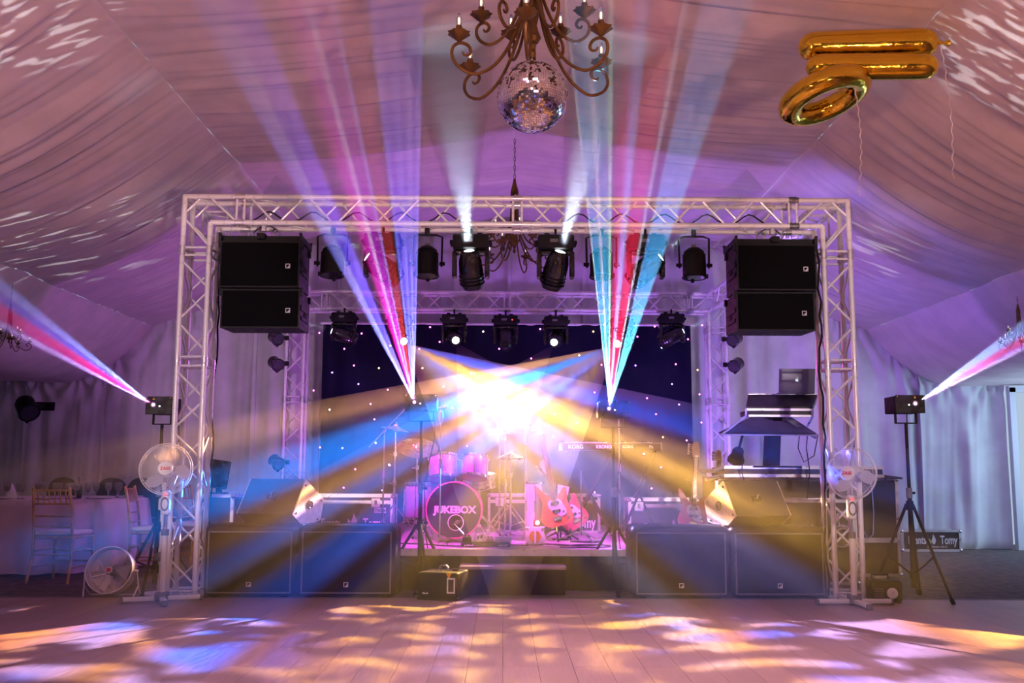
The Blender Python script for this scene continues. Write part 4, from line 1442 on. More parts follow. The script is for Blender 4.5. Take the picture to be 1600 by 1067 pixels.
ft = drum('floor_tom', 'purple sparkle floor tom standing left of the bass drum', (p.x, p.y, SZ + .40), .20, .36, 8, 0, M_SPARK)
for k in range(3):
    a = k * 2.09 + 1.0
    part('leg', MB().tube([(.215 * math.cos(a), .215 * math.sin(a), .12), (.215 * math.cos(a), .215 * math.sin(a), -.30), (.25 * math.cos(a), .25 * math.sin(a), -.395)], .007, 6), M_CHROME, ft)
p = at(749, 750, 10.75)
sn = drum('snare_drum', 'shallow snare drum right of the rack toms', p, .175, .12, 8, 0, M_CHROME, (R(6), 0, 0))
sst = thing('snare_stand', 'chrome snare stand behind the bass drum', 'stand', (p.x, p.y, SZ))
part('pole', MB().cyl((0, 0, .12), (0, 0, p.z - SZ - .10), .013, None, 10), M_CHROME, sst)
for k in range(3):
    a = k * 2.09 + .4
    part('leg', MB().cyl((0, 0, .28), (.28 * math.cos(a), .28 * math.sin(a), .01), .008, None, 8), M_CHROME, sst)
    part('basket_arm', MB().tube([(0, 0, p.z - SZ - .12), (.17 * math.cos(a), .17 * math.sin(a), p.z - SZ - .085), (.185 * math.cos(a), .185 * math.sin(a), p.z - SZ - .05)], .006, 6), M_CHROME, sst)
p = at(735, 812, 11.0)
dt_ = thing('drum_throne', 'round black drum stool behind the kit', 'stool', (p.x + .05, 11.45, SZ))
part('seat', MB().lathe([(.02, .47), (.15, .475), (.17, .5), (.165, .545), (.13, .565), (.02, .57)], 24), M_BLK, dt_)
part('pole', MB().cyl((0, 0, .1), (0, 0, .48), .016, None, 10), M_CHROME, dt_)
for k in range(3): part('leg', MB().cyl((0, 0, .26), (.26 * math.cos(k * 2.09), .26 * math.sin(k * 2.09), .01), .009, None, 8), M_CHROME, dt_)
pd = thing('kick_pedal', 'chrome bass drum pedal behind the drum', 'pedal', (bp.x, 10.68, SZ))
part('footboard', MB().box((0, .08, .05), (.08, .24, .012), Matrix.Rotation(R(12), 3, 'X')), M_CHROME, pd, False)
part('beater', MB().cyl((0, -.02, .03), (0, -.05, .26), .005, None, 6).ell((0, -.05, .27), (.025, .03, .025)), M_WHITE, pd)


def cymbal(t, c, rad, tx, ty, m=M_CYMB):
    Mt = Matrix.Translation(c) @ Matrix.Rotation(tx, 4, 'X') @ Matrix.Rotation(ty, 4, 'Y')
    part('cymbal', MB().lathe([(.008, .022), (.03, .02), (.045, .006), (rad * .6, -.004), (rad, -.022), (rad * .99, -.0245), (rad * .6, -.008), (.04, .001), (.008, .016)], 40), m, t, M=Mt)
    part('wing_nut', MB().cyl((0, 0, .02), (0, 0, .06), .008, None, 8), M_CHROME, t, M=Mt)
    part('felt', MB().cyl((0, 0, .018), (0, 0, .034), .018, None, 12), M_WHITE, t, M=Mt)


def cymbal_stand(label, x, y, z, rad, tx=0, ty=0, name='cymbal_stand', second=None):
    t = thing(name, label, 'cymbal', (x, y, SZ))
    H = z - SZ
    part('pole', MB().cyl((0, 0, .12), (0, 0, H * .55), .014, None, 12), M_CHROME, t)
    part('upper_pole', MB().cyl((0, 0, H * .5), (0, 0, H), .0095, None, 10), M_CHROME, t)
    for q in (.5, .76): part('collar', MB().cyl((0, 0, H * q - .02), (0, 0, H * q + .025), .021, None, 12).cyl((0, 0, H * q), (-.05, -.01, H * q), .007, None, 6), M_CHROME, t)
    for k in range(3):
        a = k * 2.094 + .5
        lg = part('leg', MB().cyl((.01 * math.cos(a), .01 * math.sin(a), .36), (.30 * math.cos(a), .30 * math.sin(a), .015), .008, None, 8), M_CHROME, t)
        part('rubber_foot', MB().ell((.30 * math.cos(a), .30 * math.sin(a), .014), (.014, .014, .014), 8, 6), M_BLKR, lg)
        part('leg_brace', MB().cyl((0, 0, .14), (.16 * math.cos(a), .16 * math.sin(a), .19), .006, None, 6), M_CHROME, t)
    cymbal(t, (0, 0, H), rad, tx, ty)
    if second: cymbal(t, (0, 0, second - SZ), rad, tx, ty)
    return t


p = at(618, 668, 10.6)
cymbal_stand('tilted cymbal on a tall chrome stand, leftmost of the kit', p.x, 10.6, p.z, .15, R(4), R(10))
p = at(652, 697, 11.0)
cymbal_stand('large cymbal tilted towards the hall behind the left laser stand', p.x, 11.0, p.z, .235, R(28), R(4))
p = at(790, 674, 10.9)
cymbal_stand('flat cymbal on a stand right of the drums, highest of the kit', p.x, 10.9, p.z, .20, R(5), R(-5))
p = at(798, 711, 10.7)
cymbal_stand('hi-hat pair on a chrome stand right of the snare drum', p.x, 10.7, p.z, .145, R(3), 0, 'hi_hat', p.z - .02)


def mic_stand(label, x, y, z0, z, boom=None, mlabel=None, base='tripod', m=M_CHROME):
    t = thing('microphone_stand', label, 'stand', (x, y, z0))
    H = z - z0
    part('pole', MB().cyl((0, 0, .05), (0, 0, H * .6), .010, None, 10), m, t)
    part('upper_pole', MB().cyl((0, 0, H * .55), (0, 0, H), .007, None, 8), m, t)
    part('clutch', MB().cyl((0, 0, H * .56), (0, 0, H * .63), .016, None, 12), M_GREY, t)
    for k in range(3):
        a = k * 2.094 + .9
        part('leg', MB().cyl((0, 0, .10), (.27 * math.cos(a), .27 * math.sin(a), .01), .007, None, 8), m, t)
    tip = V((0, 0, H))
    d = V((0, -1, .1))
    if boom:
        b0, b1 = V(boom[0]), V(boom[1])
        part('boom', MB().cyl(b0, b1, .006, None, 8), m, t)
        part('boom_clutch', MB().ell(tip, (.02, .02, .02), 10, 8), M_GREY, t)
        tip = b1
        d = (b1 - b0).normalized()
    if mlabel:
        d = d.normalized()
        k = thing('microphone', mlabel, 'microphone', V((x, y, z0)) + tip)
        part('body', MB().cyl(-d * .02, d * .12, .009, .016, 12), M_GREY, k)
        part('grille_ball', MB().ell(d * .145, (.024, .024, .024), 14, 10), M_CHROME, k)
    return t


p = at(689, 640, 10.0)
t = mic_stand('straight microphone stand in front of the left rack tom', p.x, 10.0, SZ, p.z, None, None)
mk = thing('microphone', 'vocal microphone on the stand beside the left laser box', 'microphone', (p.x, 10.0, p.z + .01))
part('body', MB().cyl((-.06, 0, 0), (.03, -.02, .012), .010, .017, 12), M_GREY, mk)
part('grille_ball', MB().ell((.05, -.022, .015), (.026, .026, .026), 14, 10), M_CHROME, mk)
part('pop_shield', MB().lathe([(.012, -.13), (.022, -.10), (.026, -.06), (.02, -.02), (.008, -.01)], 14), M_GREY, t, M=Matrix.Translation((0, 0, p.z - SZ)))
a_, b_ = at(576, 699, 10.9), at(632, 640, 10.9)
mic_stand('boom stand with a long slanting arm at the left of the band', at(599, 760, 10.9).x, 10.9, SZ, at(599, 674, 10.9).z,
          (a_ - V((at(599, 760, 10.9).x, 10.9, SZ)), b_ - V((at(599, 760, 10.9).x, 10.9, SZ))), 'microphone at the tip of the left boom arm')
sx_ = at(781, 700, 10.95)
a_, b_ = at(790, 692, 10.95), at(747, 602, 10.95)
mic_stand('overhead boom stand reaching up over the drum kit', sx_.x, 10.95, SZ, at(781, 678, 10.95).z, (a_ - V((sx_.x, 10.95, SZ)), b_ - V((sx_.x, 10.95, SZ))), 'overhead microphone above the drum kit')
sx_ = at(822, 695, 11.2)
a_, b_ = at(817, 724, 11.2), at(827, 664, 11.2)
mic_stand('short boom stand between hi-hat and bass guitar', sx_.x, 11.2, SZ, at(822, 693, 11.2).z, (a_ - V((sx_.x, 11.2, SZ)), b_ - V((sx_.x, 11.2, SZ))), None)
p = at(967, 655, 10.6)
mic_stand('microphone stand behind the right laser stand', p.x, 10.6, SZ, p.z, None, 'microphone standing up behind the right laser box')
p = at(908, 735, 10.5)
mic_stand('low microphone stand in front of the keyboards', p.x, 10.5, SZ, p.z, None, None)

# ------------------------------------------------------------------ guitars and keyboards
BODY = [(0, -.20), (-.09, -.205), (-.16, -.16), (-.175, -.08), (-.14, .0), (-.12, .06), (-.155, .14), (-.185, .235), (-.165, .255), (-.12, .20), (-.07, .12), (-.03, .10),
        (.03, .10), (.06, .12), (.10, .175), (.135, .19), (.15, .16), (.135, .09), (.13, .03), (.16, -.06), (.165, -.14), (.10, -.19)]


def smooth_poly(P, it=2):
    for _ in range(it):
        Q = []
        for i in range(len(P)):
            a, b = P[i], P[(i + 1) % len(P)]
            Q += [(a[0] * .75 + b[0] * .25, a[1] * .75 + b[1] * .25), (a[0] * .25 + b[0] * .75, a[1] * .25 + b[1] * .75)]
        P = Q
    return P


def guitar(label, loc, tilt, lean, body_m, guard_m, neck=.62, s=1.0, strings=4, stand=True, cat='guitar'):
    t = thing('electric_guitar', label, cat, loc)
    t.rotation_euler = (lean, tilt, 0)
    t.scale = (s, s, s)
    P = smooth_poly(BODY, 2)
    part('body', MB().prism(P, -.02, .022), body_m, t, ang=50)
    part('pickguard', MB().prism(smooth_poly([(-.07, .08), (.05, .09), (.09, .0), (.11, -.09), (.03, -.11), (-.02, -.06), (-.08, .0)], 2), -.026, -.02), guard_m, t)
    part('neck', MB().box((0, -.018, .08 + neck / 2), (.055, .026, neck + .06)), M_MAPLE, t, False)
    part('fingerboard', MB().box((0, -.034, .08 + neck / 2), (.056, .008, neck + .02)), M_ROSE, t, False)
    hz = .08 + neck
    part('headstock', MB().prism(smooth_poly([(-.028, hz), (.028, hz), (.042, hz + .03), (.03, hz + .17), (-.01, hz + .19), (-.05, hz + .15), (-.04, hz + .03)], 1), -.025, -.008), M_MAPLE, t)
    for k in range(strings):
        part('tuner', MB().cyl((-.03, -.016, hz + .035 + k * .13 / strings), (-.085, -.016, hz + .04 + k * .13 / strings), .006, None, 6).ell((-.085, -.016, hz + .04 + k * .13 / strings), (.014, .005, .012), 8, 6), M_CHROME, t)
        part('string', MB().cyl((-.018 + .036 * k / (strings - 1), -.041, -.12), (-.014 + .028 * k / (strings - 1), -.041, hz + .03), .0011, None, 4), M_CHROME, t)
    for z in (.035, -.045): part('pickup', MB().rbox((0, -.032, z), (.085, .014, .03), .004, 1), M_BLKG, t)
    part('bridge', MB().rbox((0, -.03, -.125), (.085, .016, .04), .004, 1), M_CHROME, t)
    for k in range(3): part('control_knob', MB().cyl((.075 + .02 * k, -.022, -.06 - .035 * k), (.075 + .02 * k, -.042, -.06 - .035 * k), .012, None, 10), M_CHROME, t)
    return t


def guitar_stand(label, x, y, z0):
    t = thing('guitar_stand', label, 'stand', (x, y, z0))
    part('pole', MB().cyl((0, .08, .06), (0, .14, .62), .010, None, 8), M_BLK, t)
    part('yoke', MB().tube([(-.05, .06, .64), (-.04, .12, .62), (.04, .12, .62), (.05, .06, .64)], .008, 6), M_BLK, t)
    part('cradle', MB().tube([(-.14, -.06, .13), (-.12, .03, .10), (0, .07, .12), (.12, .03, .10), (.14, -.06, .13)], .008, 6), M_BLK, t)
    for a in (.3, 2.84, 4.71): part('leg', MB().cyl((0, .08, .14), (.24 * math.cos(a), .08 + .24 * math.sin(a), .01), .009, None, 8), M_BLK, t)
    return t


p0, p1 = at(868, 792, 10.45), at(845, 670, 10.45)
ti = math.atan2(p1.x - p0.x, p1.z - p0.z)
guitar('orange sunburst bass guitar standing right of the white drum', p0, ti, R(-8), M_ORANGE, M_WHITE, .68, 1.0, 4)
guitar_stand('black guitar stand under the orange bass guitar', p0.x + .02, 10.47, SZ)
p0 = at(893, 800, 10.75)
guitar('purple-lit electric guitar leaning behind the bass guitar', p0, R(-30), R(-14), M_MAGG, M_WHITE, .45, .9, 6)
guitar_stand('black guitar stand under the leaning guitar', p0.x - .02, 10.78, SZ)
p0 = at(1083, 800, 10.6)
guitar('red electric guitar standing behind the right wedge speaker', p0, R(5), R(-6), M_MAGG, M_WHITE, .52, .95, 6)
guitar_stand('guitar stand behind the right wedge speaker', p0.x, 10.63, SZ)
p0 = at(1122, 770, 11.2)
guitar('second red guitar, its neck showing before the right rear tower', (p0.x, 11.2, p0.z - .05), R(3), R(-6), M_MAGG, M_BLKG, .40, .8, 6)
guitar_stand('guitar stand in front of the right rear tower', p0.x, 11.23, SZ)


def keyboard(label, c, w, rot, words, m=M_BLK):
    t = thing('keyboard', label, 'keyboard', c, rot)
    part('case', MB().rbox((0, 0, 0), (w, .32, .085), .01, 2), m, t)
    part('top_edge', MB().box((0, -.161, .036), (w, .006, .010)), M_GREY, t, False)
    kb = MB()
    nk = int(w / .026)
    for k in range(nk):
        if k < nk - 3: part('white_key', MB().box((-w / 2 + .06 + k * .0235, .12, .048), (.0218, .13, .012)), M_WHITE, t, False) if k < 44 else None
    for k in range(0, nk - 4):
        if k % 7 in (0, 1, 3, 4, 5): kb.box((-w / 2 + .072 + k * .0235, .095, .058), (.012, .085, .012))
    tag(part('black_keys', kb, M_BLKG, t, False), kind='stuff')
    for tx, x, sz in words: text_mesh('lettering', tx, sz, M_LOGO, t, Matrix.Translation((x, -.1615, -.005)) @ FRONT, .001, .001, .95)
    for sx in (-1, 1): part('end_cheek', MB().rbox((sx * (w / 2 + .006), 0, 0), (.016, .325, .09), .005, 1), M_GREY, t)
    return t


k1 = at(921, 698, 11.1)
keyboard('keyboard with white lettering on its back, left of two', k1, .62, R(2), [('KORG', -.17, .062), ('KRONOS', .15, .05)])
k2 = at(996, 698, 11.35)
keyboard('keyboard right of the first, lit amber', k2, .50, R(-3), [('Pa', .14, .05), ('KORG', -.12, .045)])
for lb, k, w in (('black x-shaped stand under the left keyboard', k1, .5), ('black x-shaped stand under the right keyboard', k2, .4)):
    t = thing('keyboard_stand', lb, 'stand', (k.x, k.y, SZ))
    H = k.z - SZ - .045
    for y in (-.1, .1):
        part('crossed_leg', MB().cyl((-w / 2, y, .02), (w / 2, y, H - .01), .014, None, 8), M_BLK, t)
        part('crossed_leg', MB().cyl((w / 2, y + .03, .02), (-w / 2, y + .03, H - .01), .014, None, 8), M_BLK, t)
    for sx in (-1, 1):
        part('top_bar', MB().cyl((sx * w / 2, -.16, H - .012), (sx * w / 2, .16, H - .012), .013, None, 8), M_BLK, t)
        part('foot_bar', MB().cyl((sx * w / 2, -.18, .014), (sx * w / 2, .2, .014), .014, None, 8), M_BLK, t)

p = at(837, 790, 10.35)
wd_ = drum('hand_drum', 'tall white cylinder drum left of the orange bass guitar', (p.x, 10.6, SZ + .36), .105, .48, 6, 0, M_WHITE)
for k in range(3):
    a = k * 2.09 + .5
    part('leg', MB().cyl((.10 * math.cos(a), .10 * math.sin(a), -.2), (.15 * math.cos(a), .15 * math.sin(a), -.355), .008, None, 6), M_CHROME, wd_)
p = at(836, 831, 9.9)
t = thing('stage_lamp_box', 'small white box with a round orange front before the white drum', 'box', (p.x, 9.9, SZ))
part('case', MB().rbox((0, .06, .088), (.185, .13, .172), .008, 2), M_WHITE, t)
part('round_front', MB().cyl((0, -.003, .085), (0, -.012, .085), .058, None, 28), M_ORANGE, t)
part('centre_bar', MB().box((.0, -.013, .085), (.022, .008, .13)), M_WHITE, t, False)
for a in (-1, 1):
    for b in (0, 1): part('corner_clip', MB().rbox((a * .08, -.006, .012 + b * .148), (.03, .014, .014), .004, 1), M_CHROME, t)
p = at(839, 810, 9.93)
t = thing('spot_lamp', 'tiny bright lamp with a red body on top of the small white box', 'lamp', (p.x, 9.96, SZ + .176))
part('body', MB().rbox((0, 0, .035), (.07, .06, .066), .008, 2), M_MAGG, t)
part('lens', MB().ell((.005, -.032, .04), (.02, .008, .02), 14, 8), M_LEDW, t)
p = at(759, 847, 9.62)
t = thing('pedal_board', 'low black pedal board with small white lettering before the bass drum', 'pedal board', (p.x, 9.72, SZ))
part('frame', MB().rbox((0, 0, .022), (.47, .20, .036), .006, 2), M_BLKG, t)
for y in (-.06, .0, .06): part('rail', MB().box((0, y, .042), (.45, .035, .006)), M_BLK, t, False)
text_mesh('lettering', 'pedaltrain', .026, M_LOGO, t, Matrix.Translation((-.16, -.1008, .020)) @ FRONT, .0008, .0006, .9)
text_mesh('lettering', 'metro20', .026, M_LOGO, t, Matrix.Translation((.165, -.1008, .020)) @ FRONT, .0008, .0006, .9)
M_PEDAL = pm('pedal_enamel', (.55, .5, .6), .4, 0, .1, 20)
for nm, x, w, h, m_, lb in (('effect_pedal', -.18, .085, .05, M_BLK, 'dark effect pedal on the left end of the pedal board'), ('effect_pedal', -.06, .07, .035, M_CHROME, 'small shiny effect pedal near the middle of the pedal board'),
                            ('effect_pedal', .04, .07, .035, M_GREY, 'small grey effect pedal right of the middle of the pedal board'), ('effect_pedal', .165, .15, .055, M_PEDAL, 'large pale effect pedal on the right end of the pedal board')):
    k = thing(nm, lb, 'effect pedal', (p.x + x, 9.70, SZ + .0455), 0, 'effect pedals on the board')
    part('housing', MB().rbox((0, 0, h / 2), (w, .12, h), .006, 2), m_, k)
    part('knob', MB().cyl((-w * .2, .03, h), (-w * .2, .03, h + .014), .009, None, 10).cyl((w * .2, .03, h), (w * .2, .03, h + .014), .009, None, 10), M_BLKG, k)
    part('foot_switch', MB().cyl((0, -.035, h), (0, -.035, h + .012), .009, None, 12), M_CHROME, k)
p = at(879, 765, 10.62)
t = thing('tablet', 'bright white sheet on a holder behind the bass guitar', 'music sheet', p)
part('sheet', MB().box((0, 0, 0), (.13, .004, .09), Matrix.Rotation(R(12), 3, 'Y') @ Matrix.Rotation(R(-15), 3, 'X')), M_WHITE, t, False)
part('holder', MB().cyl((0, .02, 0), (-.02, .05, -(p.z - SZ) + .004), .008, None, 8).cyl((-.02, .05, -(p.z - SZ) + .012), (-.02, .05, -(p.z - SZ) + .002), .09, None, 16), M_BLK, t)
# looped cables on the deck
for i, (pts, lb) in enumerate((([(-.1, 9.9), (.25, 9.8), (.5, 9.95), (.8, 9.75), (1.0, 10.1), (.7, 10.3), (1.05, 10.35)], 'black cable snaking over the stage under the bass guitar'),
                               ([(.55, 9.6), (.9, 9.55), (1.05, 9.75), (.85, 9.95), (.6, 9.8), (.4, 10.1)], 'black cable coil at the right of the stage edge'),
                               ([(-1.0, 10.0), (-.7, 9.85), (-.55, 9.7), (-.2, 9.62), (.1, 9.7)], 'black cable lying before the bass drum'))):
    P = [V((x, y, SZ + .008)) for x, y in pts]
    q = []
    for k in range(len(P) - 1):
        a0, a1, a2, a3 = P[max(k - 1, 0)], P[k], P[k + 1], P[min(k + 2, len(P) - 1)]
        for j in range(8):
            u = j / 8
            q.append(.5 * ((2 * a1) + (a2 - a0) * u + (2 * a0 - 5 * a1 + 4 * a2 - a3) * u * u + (3 * a1 - a0 - 3 * a2 + a3) * u ** 3))
    tag(part('stage_cable', MB().tube(q, .006, 6), M_BLKR), lb, 'cable')

# ------------------------------------------------------------------ flight cases


def flight_case(label, c, w, d, h, words=None, tsize=.12, rot=0, latch=(), lid=True, group=None, ty=None):
    """c = middle of the base"""
    t = thing('flight_case', label, 'flight case', c, rot, group)
    part('body', MB().box((0, 0, h / 2), (w - .02, d - .02, h - .02)), M_CASE, t, False)
    e = .032
    for sx in (-1, 1):
        for sy in (-1, 1): part('edge_rail', MB().box((sx * (w / 2 - e / 2), sy * (d / 2 - e / 2), h / 2), (e, e, h - .004)), M_ALU2, t, False)
    for z in (e / 2, h - e / 2):
        for sy in (-1, 1): part('edge_rail', MB().box((0, sy * (d / 2 - e / 2), z), (w - .004, e + .002, e)), M_ALU2, t, False)
        for sx in (-1, 1): part('edge_rail', MB().box((sx * (w / 2 - e / 2), 0, z), (e + .002, d - .004, e)), M_ALU2, t, False)
    if lid: part('lid_rail', MB().box((0, -d / 2 + .006, h - .085), (w - .002, .016, .04)), M_ALU2, t, False)
    for sx in (-1, 1):
        for z in (.02, h - .02):
            part('ball_corner', MB().ell((sx * (w / 2 - .012), -d / 2 + .012, z), (.026, .026, .026), 10, 8), M_CHROME, t)
    for x in latch:
        l = part('latch', MB().rbox((x, -d / 2 - .004, h - .09), (.10, .012, .10), .004, 1), M_ALU2, t)
        part('latch_wing', MB().rbox((x, -d / 2 - .014, h - .085), (.03, .012, .05), .004, 1), M_CHROME, l)
    if words:
        z = ty if ty is not None else h * .36
        for tx, x, k in words: text_mesh('lettering', tx, tsize * k, M_LOGO, t, Matrix.Translation((x, -d / 2 + .002, z)) @ FRONT, .002, .004, .62)
        fx = words[0][3] if len(words[0]) > 3 else 0
    return t


def flame(t, x, z, d, s, m2=None):
    P1 = [(0, -.5), (-.16, -.32), (-.2, -.1), (-.08, .18), (-.05, .5), (.06, .28), (.16, .08), (.2, -.15), (.12, -.38)]
    P2 = [(-.28, -.42), (-.42, -.2), (-.46, .12), (-.36, -.02), (-.24, -.12), (-.2, -.34)]
    for P, m_ in ((P1, M_LOGO), (P2, m2 or M_LOGO)):
        part('flame_mark', MB().prism([(a * s, b * s) for a, b in smooth_poly(P, 1)], -d / 2 - .001, -d / 2 + .006, Matrix.Translation((x, 0, z))), m_, t, False)


g = 'lettered flight cases of the band'
W = lambda *a: a
p = at(545, 822, 11.3)
c1 = flight_case('lettered black flight case behind the left subwoofers', (p.x + .02, 11.5, SZ), .95, .45, .45, (('Events', -.22, 1.0), ('Tomy', .25, 1.15)), .13, 0, (.28,), True, g, .13)
flame(c1, .04, .17, .45, .16)
part('name_plate', MB().box((.33, -.228, .275), (.13, .006, .06)), M_ALU2, c1, False)
text_mesh('lettering', 'TVON', .045, M_BLKG, c1, Matrix.Translation((.33, -.232, .275)) @ FRONT, .001, .001, .9)
p = at(850, 850, 11.8)
c2 = flight_case('lettered black flight case in the middle behind the drums', (p.x, 12.0, SZ), 1.32, .45, .45, (('Events', -.1, 1.0), ('Tomy', .47, 1.2)), .15, 0, (-.52, .38), True, g, .12)
flame(c2, .24, .16, .45, .18)
p = at(1040, 822, 11.3)
c3 = flight_case('lettered black flight case behind the right subwoofers', (p.x, 11.5, SZ), .84, .45, .42, (('Events', -.14, 1.0), ('Tomy', .26, 1.0)), .13, 0, (-.3,), True, g, .09)
flame(c3, .085, .12, .45, .15)
p = at(1290, 822, 9.9)
c4 = flight_case('flight case under the mixing desk, lettering cut by the right tower', (3.02, 10.15, 0), .96, .5, .83, (('Tomy', -.14, 1.0),), .25, 0, (), False, g, .54)
p = at(1452, 857, 14.1)
c5 = flight_case('lettered black case standing against the right back curtain', (p.x, 14.12, 0), .84, .22, .30, (('Events', -.20, 1.0), ('Tomy', .24, 1.05)), .155, 0, (), False, g, .155)
flame(c5, .03, .17, .22, .15, pm('leaf_green', (.45, .6, .15), .5))
text_mesh('lettering', 'BY YOUR PARTY', .034, M_LOGO, c5, Matrix.Translation((.08, -.108, .065)) @ FRONT, .001, .0, 1.1)

# mixing position: big case table with the desk on it
t = flight_case('large black flight case table at the right, under the mixing desk', (3.26, 11.05, 0), 1.96, .7, 1.04, None, .1, 0, (), False)
part('mid_rail', MB().box((0, -.345, .38), (1.95, .02, .05)), M_ALU2, t, False)
part('wheel', MB().cyl((.80, -.3, .05), (.80, -.25, .05), .05, None, 16), M_BLKR, t)
t2 = thing('case_tray', 'shallow open case with silver rails on top of the case table', 'case', (3.0, 10.62, 1.045))
x0, x1 = at(1130, 730, 10.4).x - 3.0, .98
part('tray', MB().box(((x0 + x1) / 2, .10, .05), (x1 - x0 - .02, .62, .09)), M_CASE, t2, False)
for z in (.012, .098): part('rail', MB().box(((x0 + x1) / 2, -.215, z), (x1 - x0, .02, .032)), M_ALU2, t2, False)
part('end_rail', MB().tube([(x0, -.21, .10), (x0 - .10, -.30, .06), (x0 - .26, -.32, .06)], .02, 8).tube([(x0, -.21, .012), (x0 - .2, -.30, -.03)], .02, 8), M_ALU2, t2)
part('lid', MB().prism([(.45, .10), (1.18, .0), (1.18, -.02), (.45, .05)], -.2, .4), M_CASE, t2, False)

cp = at(1217, 700, 10.3)
t = thing('desk_stand', 'black column holding the mixing desk above the case table', 'stand', (cp.x, 10.55, 1.145))
part('column', MB().rbox((0, 0, .26), (.155, .14, .64), .02, 2, Matrix.Rotation(R(4), 3, 'Y')), M_BLK, t)
part('foot', MB().rbox((0, 0, .005), (.5, .4, .015), .004, 1), M_BLK, t, False)
z0 = 1.145
V0, V1, V2, V3 = at(1124, 679, 10.05), at(1276, 680, 10.05), at(1231, 651, 10.55), at(1182, 651, 10.55)
lower = thing('desk_shelf', 'blue-lit winged lower shelf of the mixing desk stand', 'shelf', (cp.x, 10.4, 1.55))
o = V((cp.x, 10.4, 1.55))
tri = [(V0 - o), (V1 - o), (V2 - o), (V3 - o)]
mb = MB().add([*tri, *[q + V((0, .02, .025)) for q in tri]], [(3, 2, 1, 0), (4, 5, 6, 7), (0, 1, 5, 4), (1, 2, 6, 5), (2, 3, 7, 6), (3, 0, 4, 7)])
part('panel', mb, M_CASE, lower, False)
part('edge_trim', MB().tube([tri[0], tri[3]], .010, 6).tube([tri[0], tri[1]], .008, 6), M_ALU2, lower)
part('support_arm', MB().box((tri[1] + tri[2]) / 2 + V((-.02, -.05, -.02)), (.36, .05, .05), Matrix.Rotation(R(32), 3, 'Y')), M_GREY, lower, False)
tr = thing('desk_tray', 'tilted black tray with silver rails carrying the laptop', 'tray', (0, 0, 0))
A, B, C_, D = at(1169, 621, 10.2), at(1278, 621, 10.2), at(1270, 640, 9.9), at(1166, 640, 9.9)
tr.location = o2 = (A + B + C_ + D) / 4
q4 = [x - o2 for x in (A, B, C_, D)]
part('board', MB().add([*q4, *[x + V((0, .0, .03)) for x in q4]], [(0, 1, 2, 3), (7, 6, 5, 4), (0, 4, 5, 1), (1, 5, 6, 2), (2, 6, 7, 3), (3, 7, 4, 0)]), M_CASE, tr, False)
for a, b, dz in ((q4[3], q4[2], 0), (q4[3], q4[2], -.062)):
    part('rail', MB().box((a + b) / 2 + V((.0, 0, dz)), ((b - a).length * (1 if dz == 0 else .94), .035, .022)), M_ALU2, tr, False)
part('under_box', MB().box((q4[3] + q4[2]) / 2 + V((0, .16, -.035)), ((q4[2] - q4[3]).length * .96, .3, .05)), M_CASE, tr, False)
for k, (f0, f1) in enumerate(((.0, .32), (.38, .68), (.73, 1.0))):
    part('top_rail', MB().box(q4[0].lerp(q4[1], (f0 + f1) / 2) + V((0, 0, .034)), ((q4[1] - q4[0]).length * (f1 - f0), .03, .012)), M_ALU2, tr, False)
for sx, a, b in ((-1, q4[0], q4[3]), (1, q4[1], q4[2])): part('side_rail', MB().tube([a, b, b + V((sx * .0, .02, -.07))], .012, 8), M_ALU2, tr)
part('side_link', MB().tube([q4[3] + V((.0, 0, -.06)), q4[3] + V((-.22, .12, -.24))], .012, 6).tube([q4[2] + V((0, 0, -.06)), q4[2] + V((-.03, .1, -.16))], .012, 6), M_ALU2, tr)
part('rear_post', MB().box((0, .18, -.09), (.09, .06, .16)), M_BLK, tr, False)
# laptop
l0, l1 = at(1217, 621, 10.12), at(1274, 621, 10.12)
t = thing('laptop', 'open laptop seen from behind on the mixing desk tray', 'laptop', ((l0.x + l1.x) / 2, 10.12, l0.z + .042))
w = .37
part('base', MB().rbox((0, .13, .004), (w, .25, .014), .005, 2), M_LAP, t)
ld = part('lid', MB().rbox((0, 0, .125), (w, .008, .245), .0035, 2), M_LAP, t, M=Matrix.Translation((0, .01, .008)) @ Matrix.Rotation(R(10), 4, 'X'))
ap = []
for k in range(28):
    a = 2 * math.pi * k / 28
    r = .017 * (1 + .06 * math.cos(2 * a) - .16 * max(0, math.sin(a)) ** 8 - .10 * max(0, -math.sin(a)) ** 10)
    x_, z_ = r * math.cos(a), r * math.sin(a) * 1.05
    if x_ > .009 and abs(z_ - .002) < .009: x_ = .009 + .35 * abs(z_ - .002)
    ap.append((x_, z_))
part('fruit_mark', MB().prism(ap, -.0055, -.003, Matrix.Translation((0, 0, .13))).prism([(.0, .020), (.003, .029), (.010, .031), (.007, .023)], -.0055, -.003, Matrix.Translation((0, 0, .13))), M_LABT, ld, False)
